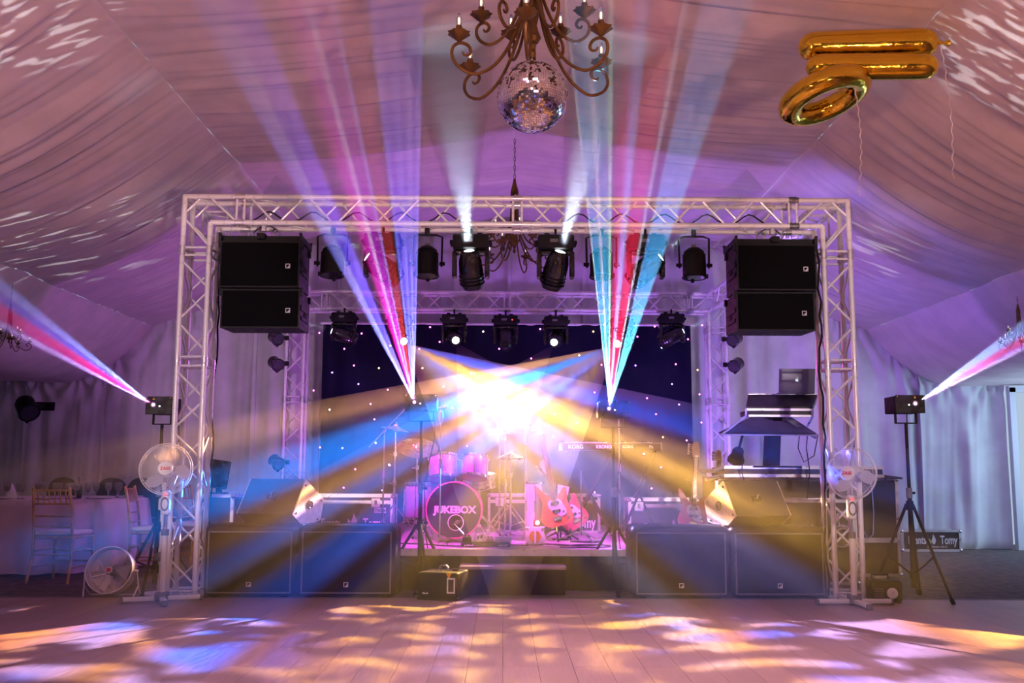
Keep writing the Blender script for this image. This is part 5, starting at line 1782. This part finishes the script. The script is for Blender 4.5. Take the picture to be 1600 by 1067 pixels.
# little things on the tray case
p = at(1157, 728, 10.35)
t = thing('ukulele', 'small dark string instrument propped on the left end of the tray case', 'ukulele', (p.x, 10.62, 1.16))
t.rotation_euler = (R(-10), R(18), 0)
P = smooth_poly([(0, -.09), (-.08, -.07), (-.09, -.01), (-.055, .04), (-.06, .09), (-.02, .12), (.02, .12), (.06, .09), (.055, .04), (.09, -.01), (.08, -.07)], 2)
part('body', MB().prism(P, -.02, .02, Matrix.Translation((0, 0, .09))), M_BLK, t)
part('neck', MB().box((0, -.012, .27), (.024, .018, .18)), M_BLK, t, False)
part('headstock', MB().box((0, -.012, .385), (.042, .014, .08)), M_BLK, t, False)
for k in range(4): part('tuner', MB().ell(((-1) ** k * .032, -.012, .36 + .035 * (k // 2)), (.012, .006, .009), 8, 6), M_WHITE, t)
for i, pts in enumerate((((1250, 672), (1247, 700), (1256, 722), (1272, 712), (1278, 680)), ((1262, 672), (1260, 700), (1265, 735), (1262, 770), (1258, 800)), ((1160, 700), (1161, 715), (1159, 735), (1162, 750)))):
    tag(part('desk_cable', MB().tube([at(a, b, 10.32) for a, b in pts], .0055, 6), M_BLKR), 'thin black cable hanging under the mixing desk, ' + ('looped at its right', 'longest of three', 'at its left end')[i], 'cable')
tag(part('blue_cable', MB().tube([at(a, b, 10.68) for a, b in ((1354, 739), (1358, 736), (1362, 760), (1365, 800), (1364, 835), (1356, 842), (1350, 830))], .007, 6), pm('cable_blue', (.25, .35, .8), .4)), 'pale blue cable hanging down the big flight case at right', 'cable')
# coil of cables by the right tower
for i, (px, py, r) in enumerate(((1318, 838, .10), (1321, 812, .07))):
    p = at(px, py, 9.3)
    tag(part('cable_coil', MB().ring((p.x, 9.35, p.z), r, .010, (.3, 1, .2), 28, 6).ring((p.x + .02, 9.37, p.z - .02), r * .9, .010, (.1, 1, .3), 28, 6).cyl((p.x, 9.37, p.z + r), (p.x, 9.62, p.z + r + .02), .006, None, 6), M_CHROME), ('shiny cable coil hung low behind the right truss tower', 'smaller cable coil hung behind the right truss tower')[i], 'cable')

# dark cabinets behind the left tower
t = flight_case('dark upright flight case behind the left subwoofers and tower', (at(336, 800, 9.8).x, 10.05, 0), .34, .45, .86, None, .1, 0, (), False)
p = at(337, 735, 9.9)
t = thing('monitor_screen', 'tilted dark screen on the case behind the left truss tower', 'screen', (p.x, 10.02, .862))
part('panel', MB().rbox((0, 0, .19), (.2, .03, .28), .008, 1, Matrix.Rotation(R(8), 3, 'Y')), M_BLKG, t)
part('stand', MB().box((0, .02, .03), (.05, .05, .06)).box((0, .02, .005), (.16, .12, .01)), M_BLK, t, False)

# ------------------------------------------------------------------ haze machine and fog machine on the floor
p = at(680, 935, 8.7)
t = thing('haze_machine', 'black haze machine with a handle on the floor before the step', 'haze machine', (p.x + .06, 8.86, 0), R(-14))
part('housing', MB().rbox((0, 0, .122), (.36, .34, .22), .016, 3), M_BLK, t)
part('base_tray', MB().rbox((0, 0, .012), (.37, .35, .022), .006, 2), M_BLKR, t)
part('handle', MB().tube([(-.03, -.02, .23), (-.03, -.02, .262), (-.015, -.02, .277), (.03, -.02, .277), (.045, -.02, .262), (.045, -.02, .23)], .010, 8), M_CHROME, t)
part('filler_cap', MB().cyl((.10, .02, .23), (.10, .02, .25), .03, None, 16), M_BLKG, t)
fx = part('outlet_frame', MB().box((.15, -.172, .125), (.012, .006, .13)).box((.09, -.172, .125), (.012, .006, .13)).box((.12, -.172, .184), (.07, .006, .014)).box((.12, -.172, .066), (.07, .006, .014)), M_WHITE, t, False)
part('outlet', MB().box((.12, -.1705, .125), (.05, .004, .11)), M_BLKG, t, False)
part('warning_label', MB().prism([(-.026, .022), (.026, .022), (0, -.024)], -.172, -.1695, Matrix.Translation((.10, 0, .208))), M_YEL, t, False)
part('maker_mark', MB().prism([(-.135, .05), (-.085, .05), (-.082, .058), (-.09, .066), (-.094, .060), (-.112, .059), (-.118, .064), (-.135, .063)], -.1725, -.1695), M_LOGO, t, False)
part('power_lead', MB().tube([(-.15, .05, .06), (-.22, .02, .03), (-.3, .08, .008), (-.36, .3, .006)], .006, 6), M_BLKR, t)
p = at(1388, 937, 8.6)
t = thing('fog_machine', 'small black fog machine with a pale round nozzle beside the right tower', 'fog machine', (p.x, 8.72, 0), R(-6))
part('housing', MB().rbox((0, 0, .10), (.26, .30, .175), .022, 3), M_BLK, t)
part('nozzle', MB().lathe([(.008, .0), (.012, .010), (.03, .012), (.044, .006), (.047, -.01)], 24, Matrix.Translation((.04, -.155, .085)) @ Matrix.Rotation(math.pi / 2, 4, 'X')), M_WHITE, t)
vt = MB()
for k in range(4): vt.box((-.07, -.152, .06 + .02 * k), (.07, .006, .007))
part('vent_slats', vt, M_GREY, t, False)
part('handle', MB().tube([(-.09, 0, .185), (-.09, 0, .225), (.05, 0, .225), (.05, 0, .185)], .010, 8), M_BLK, t)
part('tank', MB().rbox((.0, .08, .2), (.1, .08, .05), .01, 2), M_WHITE, t)
for sx in (-1, 1): part('foot', MB().box((sx * .1, 0, .007), (.03, .26, .014)), M_BLKR, t, False)

# ------------------------------------------------------------------ fans


def fan_head(t, c, yaw, pitch, r, name=('ZASS',)):
    Mh = Matrix.Translation(c) @ Matrix.Rotation(yaw, 4, 'Z') @ Matrix.Rotation(pitch, 4, 'X')
    # local -y is the front
    for nm, s in (('front_guard', -1), ('rear_guard', 1)):
        gd = MB()
        for q in (1.0, .93): gd.ring((0, s * (.012 + (1 - q) * .3), 0), r * q, .0035 if q == 1 else .002, (0, 1, 0), 48, 5)
        for k in range(84):
            a = 2 * math.pi * k / 84
            pts = []
            for f in (.26, .5, .75, .92, 1.0):
                sw = a + (1 - f) * .5 * s
                pts.append((r * f * math.cos(sw), s * (.075 - .063 * f ** 3), r * f * math.sin(sw)))
            gd.tube(pts, .0011, 3)
        tag(part(nm, gd, M_WHITE, t, M=Mh), kind='stuff')
    for k in range(3):
        a = 2 * math.pi * k / 3
        P = []
        bl = []
        for i in range(7):
            f = i / 6
            wv = .55 * math.sin(math.pi * (.18 + .72 * f))
            for e in (-1, 1): bl.append(((.22 + .7 * f) * r * math.cos(a + e * wv * .75 - .3 * f), e * .022 * (1 - .4 * f), (.22 + .7 * f) * r * math.sin(a + e * wv * .75 - .3 * f)))
        part('blade', MB().add(bl, [(2 * i, 2 * i + 1, 2 * i + 3, 2 * i + 2) for i in range(6)]), M_FANB, t, M=Mh)
    part('hub', MB().cyl((0, -.03, 0), (0, .03, 0), r * .2, None, 24), M_WHITE, t, M=Mh)
    part('badge', MB().lathe([(r * .05, .014), (r * .26, .010), (r * .29, .0)], 32, Matrix.Translation((0, -.076, 0)) @ Matrix.Rotation(math.pi / 2, 4, 'X')), M_WHITE, t, M=Mh)
    text_mesh('lettering', name[0], r * .17, M_RED, t, Mh @ Matrix.Translation((0, -.0915, .0)) @ FRONT, .001, .001)
    part('motor', MB().lathe([(.02, .17), (.05, .165), (.065, .13), (.065, .05), (.05, .03)], 20, Matrix.Rotation(-math.pi / 2, 4, 'X')), M_WHITE, t, M=Mh)


M_FANB = pm('fan_blade', (.72, .70, .74), .35, trans=.35)


def pedestal_fan(label, x, y, z, r, yaw, pitch, crot):
    t = thing('pedestal_fan', label, 'fan', (x, y, 0), 0, 'white pedestal fans by the towers')
    fan_head(t, (0, -.05, z), yaw, pitch, r)
    part('pole', MB().cyl((0, 0, .05), (0, 0, .56), .026, None, 16), M_WHITE, t)
    part('upper_pole', MB().cyl((0, 0, .55), (0, 0, z - .18), .015, None, 12), M_CHROME, t)
    part('collar', MB().cyl((0, 0, .55), (0, 0, .60), .032, None, 16), M_GREY, t)
    part('control_box', MB().rbox((0, -.01, z - .28), (.075, .06, .20), .02, 3), M_WHITE, t)
    part('grip', MB().ring((0, -.045, z - .29), .03, .005, (0, 1, 0), 20, 6), M_GREY, t, M=Matrix.Translation((0, 0, (z - .29) * -.7)) @ Matrix.Diagonal((1, 1, 1.7, 1)))
    part('pilot_light', MB().ell((0, -.045, z - .21), (.012, .006, .012), 10, 6), M_LEDR, t)
    part('hub_block', MB().rbox((0, 0, .05), (.10, .10, .07), .012, 2), M_GREY, t)
    for k in range(4):
        a = crot + k * math.pi / 2
        c, s = math.cos(a), math.sin(a)
        Mf = Matrix.Translation((c * .17, s * .17, .035)) @ Matrix.Rotation(a, 4, 'Z')
        f = part('foot_bar', MB().rbox((0, 0, 0), (.28, .05, .035), .008, 2), M_WHITE, t, M=Mf)
        part('end_cap', MB().rbox((.145, 0, -.006), (.025, .055, .045), .008, 2), M_GREY, f)
    part('power_lead', MB().tube([(.0, .02, z - .34), (.06, .06, .6), (.03, .10, .2), (.12, .2, .006)], .005, 6), M_WHITE, t)
    return t


p = at(265, 733, 8.5)
pedestal_fan('white pedestal fan in front of the left truss tower', p.x - .02, 8.52, p.z, .215, R(14), R(-4), R(22))
p = at(1325, 740, 8.4)
pedestal_fan('white pedestal fan in front of the right truss tower, turned aside', p.x + .03, 8.45, p.z, .215, R(-44), R(-3), R(2))
p = at(168, 893, 8.75)
t = thing('floor_fan', 'round silver floor fan tilted back on the floor at left', 'fan', (p.x, 8.85, 0))
Mh = Matrix.Translation((0, -.02, .225)) @ Matrix.Rotation(R(-14), 4, 'X')
r = .195
for nm, s in (('front_guard', -1), ('rear_guard', 1)):
    gd = MB()
    for k in range(20): gd.ring((0, s * (.05 - .045 * (k / 19) ** 2), 0), r * (.17 + .83 * k / 19), .0012, (0, 1, 0), 40, 4)
    for k in range(8):
        a = 2 * math.pi * k / 8 + .3
        gd.cyl((.03 * math.cos(a), s * .05, .03 * math.sin(a)), (r * math.cos(a), s * .006, r * math.sin(a)), .0022, None, 5)
    tag(part(nm, gd, M_CHROME, t, M=Mh), kind='stuff')
part('drum_rim', MB().lathe([(r * 1.0, -.05), (r * 1.04, -.05), (r * 1.04, .06), (r * 1.0, .06), (r * 1.0, -.05)], 40, Matrix.Rotation(math.pi / 2, 4, 'X'), caps=False), M_ALU, t, M=Mh)
part('badge', MB().cyl((0, -.052, 0), (0, -.06, 0), .030, None, 20), M_WHITE, t, M=Mh)
part('badge_mark', MB().cyl((0, -.06, 0), (0, -.063, 0), .020, None, 16), M_RED, t, M=Mh)
part('motor', MB().cyl((0, .03, 0), (0, .13, 0), .06, None, 18), M_GREY, t, M=Mh)
for k in range(3):
    a = 2 * math.pi * k / 3
    part('blade', MB().add([(.04 * math.cos(a), -.02, .04 * math.sin(a)), (.17 * math.cos(a - .5), -.03, .17 * math.sin(a - .5)), (.18 * math.cos(a + .3), .02, .18 * math.sin(a + .3)), (.05 * math.cos(a + .9), .03, .05 * math.sin(a + .9))], [(0, 1, 2, 3)]), M_ALU2, t, M=Mh)
for sx in (-1, 1):
    part('leg', MB().tube([(sx * .225, -.02, .225), (sx * .235, -.0, .10), (sx * .215, -.06, .01)], .007, 6).tube([(sx * .235, 0, .10), (sx * .22, .1, .01)], .007, 6).cyl((sx * .19, -.02, .225), (sx * .235, -.02, .225), .012, None, 8), M_ALU, t)
part('cross_bar', MB().cyl((-.22, .1, .01), (.22, .1, .01), .007, None, 6), M_ALU, t)
# adapter and lead beside the left fan
p = at(250, 790, 9.0)
t = thing('lead_post', 'cream cable post with a white plug box behind the left fan', 'cable post', (p.x, 9.08, 0))
part('post', MB().cyl((0, 0, .02), (0, 0, .98), .022, None, 12), M_WHITE, t)
part('foot', MB().lathe([(.15, .0), (.15, .012), (.03, .03)], 20), M_WHITE, t)
part('plug_box', MB().rbox((.025, -.04, .79), (.10, .05, .11), .014, 2), M_WHITE, t)
part('adapter', MB().rbox((.0, -.05, .33), (.075, .045, .075), .01, 2), M_GREY, t)
part('lead', MB().tube([(.03, -.05, .74), (.06, -.06, .6), (.0, -.06, .37), (.03, -.06, .2), (.09, -.02, .01)], .005, 6), M_WHITE, t)

# ------------------------------------------------------------------ banquet table and chairs at left
tc = (-5.05, 11.55)
TR = .92
t = thing('round_table', 'round banquet table under a cloth at the left edge', 'table', (tc[0], tc[1], 0))
part('tabletop', MB().cyl((0, 0, .735), (0, 0, .765), TR, None, 48), M_CHAIRG, t)
for k in range(4): part('leg', MB().cyl((.55 * math.cos(k * 1.571 + .7), .55 * math.sin(k * 1.571 + .7), .0), (.55 * math.cos(k * 1.571 + .7), .55 * math.sin(k * 1.571 + .7), .735), .016, None, 8), M_GREY, t)
vs_, fs = [], []
NA, n1, n2 = 140, N1(61), N1(62)
prof = [(.02, .772), (.6, .772), (.9, .772), (.945, .762), (.955, .70), (.965, .5), (.975, .3), (.985, .1), (.99, .012)]
for r_, z in prof:
    for k in range(NA):
        a = 2 * math.pi * k / NA
        fold = max(0, (.76 - z) / .75)
        rr = r_ * TR / .92 + fold ** .7 * (.075 * math.sin(a * 17 + 1.5 * n1(a * 3)) + .03 * n2(a * 9))
        vs_.append((rr * math.cos(a), rr * math.sin(a), z))
for i in range(len(prof) - 1):
    for k in range(NA): fs.append((i * NA + k, i * NA + (k + 1) % NA, (i + 1) * NA + (k + 1) % NA, (i + 1) * NA + k))
cl = part('tablecloth', MB().add(vs_, fs), M_TCLOTH, None, True, ang=70)
cl.location = (tc[0], tc[1], 0)
tag(cl, 'pale cloth reaching the floor over the round table at left', 'tablecloth')
gl = thing('drinking_glass', 'clear stemmed glass set on the round table at left', 'glass', (0, 0, 0), 0, 'glasses on the round table')
part('bowl', MB().lathe([(.006, .075), (.022, .085), (.034, .115), (.036, .15), (.032, .175), (.030, .175), (.034, .15), (.031, .115), (.02, .09), (.004, .082)], 18), M_GLASS, gl)
part('stem', MB().lathe([(.032, 0), (.03, .004), (.006, .01), (.004, .04), (.005, .078)], 14), M_GLASS, gl)
first = True
for a, r_ in [(-1.9, .62), (-1.75, .68), (-1.55, .6), (-1.4, .66), (-1.2, .62), (-1.05, .70), (-.9, .6), (-.75, .68), (-.55, .62), (-.4, .7), (-2.1, .66), (-2.3, .6), (-.2, .6), (0.0, .66), (.3, .6), (-1.3, .4), (-.8, .42), (-1.8, .38)]:
    o = gl if first else copy_tree(gl)
    first = False
    o.location = (tc[0] + r_ * math.cos(a), tc[1] + r_ * math.sin(a), .7725)
pl = thing('plate', 'white dinner plate set on the round table at left', 'plate', (0, 0, 0), 0, 'plates on the round table')
part('dish', MB().lathe([(.02, .003), (.08, .003), (.13, .016), (.131, .019), (.08, .008), (.02, .007)], 30), M_WHITE, pl)
first = True
for a in (-2.0, -1.3, -.6, .1):
    o = pl if first else copy_tree(pl)
    first = False
    o.location = (tc[0] + .78 * math.cos(a), tc[1] + .78 * math.sin(a), .7725)
p = at(14, 768, 11.0)
nk = thing('napkin', 'white folded napkin standing on the table at the left edge', 'napkin', (p.x, 11.05, .7725))
part('fold', MB().lathe([(.06, 0), (.05, .04), (.03, .10), (.008, .16)], 12, None, lambda a, z: 1 + .25 * math.cos(a * 3)), M_CUSH, nk)
vz = thing('bottle', 'small dark bottle among the glasses on the round table', 'bottle', (tc[0] + .35, tc[1] - .35, .7725))
part('glass', MB().lathe([(.03, 0), (.032, .01), (.032, .13), (.014, .18), (.012, .23)], 16), M_BLKG, vz)
part('cap', MB().cyl((0, 0, .225), (0, 0, .245), .014, None, 12), M_GREY, vz)


def chiavari(label, x, y, rot):
    t = thing('banquet_chair', label, 'chair', (x, y, 0), rot, 'gilt banquet chairs')
    # local: front of the seat to -y
    w, d, sh, bh = .40, .40, .43, .92
    for sx in (-1, 1):
        part('leg', MB().cyl((sx * w / 2, -d / 2, .0), (sx * w / 2, -d / 2, sh), .012, .016, 10), M_CHAIRG, t)
        part('back_post', MB().tube([(sx * (w / 2 + .01), d / 2 + .06, 0), (sx * w / 2, d / 2, .24), (sx * w / 2, d / 2, sh), (sx * (w / 2 - .005), d / 2 + .03, .7), (sx * (w / 2 - .015), d / 2 + .08, bh)], .0145, 10), M_CHAIRG, t)
        for z in (.15, .30): part('side_stretcher', MB().cyl((sx * w / 2, -d / 2, z), (sx * w / 2, d / 2 + .015, z), .0085, None, 8), M_CHAIRG, t)
    for z in (.18, .28):
        part('stretcher', MB().cyl((-w / 2, -d / 2, z), (w / 2, -d / 2, z), .0085, None, 8), M_CHAIRG, t)
    part('stretcher', MB().cyl((-w / 2, d / 2 + .01, .27), (w / 2, d / 2 + .01, .27), .0085, None, 8), M_CHAIRG, t)
    part('seat', MB().rbox((0, 0, sh + .005), (w + .02, d + .02, .03), .01, 2), M_CHAIRG, t)
    part('cushion', MB().rbox((0, -.005, sh + .043), (w, d - .01, .045), .02, 3), M_CUSH, t)
    yb = lambda z: d / 2 + .03 * (z - sh) / .27 if z < .7 else d / 2 + .03 + .05 * (z - .7) / .22
    for z in (.54, .64, .76, .89): part('back_rail', MB().cyl((-w / 2 + .005, yb(z), z), (w / 2 - .005, yb(z), z), .0095, None, 8), M_CHAIRG, t)
    for k in range(6):
        x_ = -w / 2 + w * (k + 1) / 7
        part('spindle', MB().cyl((x_, yb(.76), .76), (x_, yb(.89), .89), .007, None, 8), M_CHAIRG, t)
    return t


chiavari('gilt banquet chair with its back to the camera before the round table', -4.36, 10.10, R(174))
chiavari('gilt banquet chair seen side-on at the right of the round table', -3.72, 10.85, R(96))
chiavari('gilt banquet chair behind the side-on one, partly hidden by the fan', -3.58, 11.75, R(60))


def dark_chair(label, x, y, rot):
    t = thing('covered_chair', label, 'chair', (x, y, 0), rot, 'dark covered chairs')
    part('back', MB().prism(smooth_poly([(-.2, .40), (-.21, .75), (-.15, .95), (0, 1.0), (.15, .95), (.21, .75), (.2, .40)], 2), -.03, .03, Matrix.Translation((0, .2, 0))), M_DARKC, t)
    part('seat', MB().rbox((0, 0, .45), (.42, .42, .06), .02, 2), M_DARKC, t)
    for sx in (-1, 1):
        for sy in (-1, 1): part('leg', MB().cyl((sx * .18, sy * .18, 0), (sx * .18, sy * .18, .43), .014, None, 8), M_GREY, t)
    return t


p = at(177, 765, 12.75)
dark_chair('dark round-backed chair behind the right side of the round table', p.x, 12.6, R(10))
dark_chair('dark round-backed chair behind the middle of the round table', at(82, 765, 12.75).x, 12.85, 0)
p = at(226, 765, 13.0)
dark_chair('dark round-backed chair farthest right behind the table', p.x, 12.9, R(20))
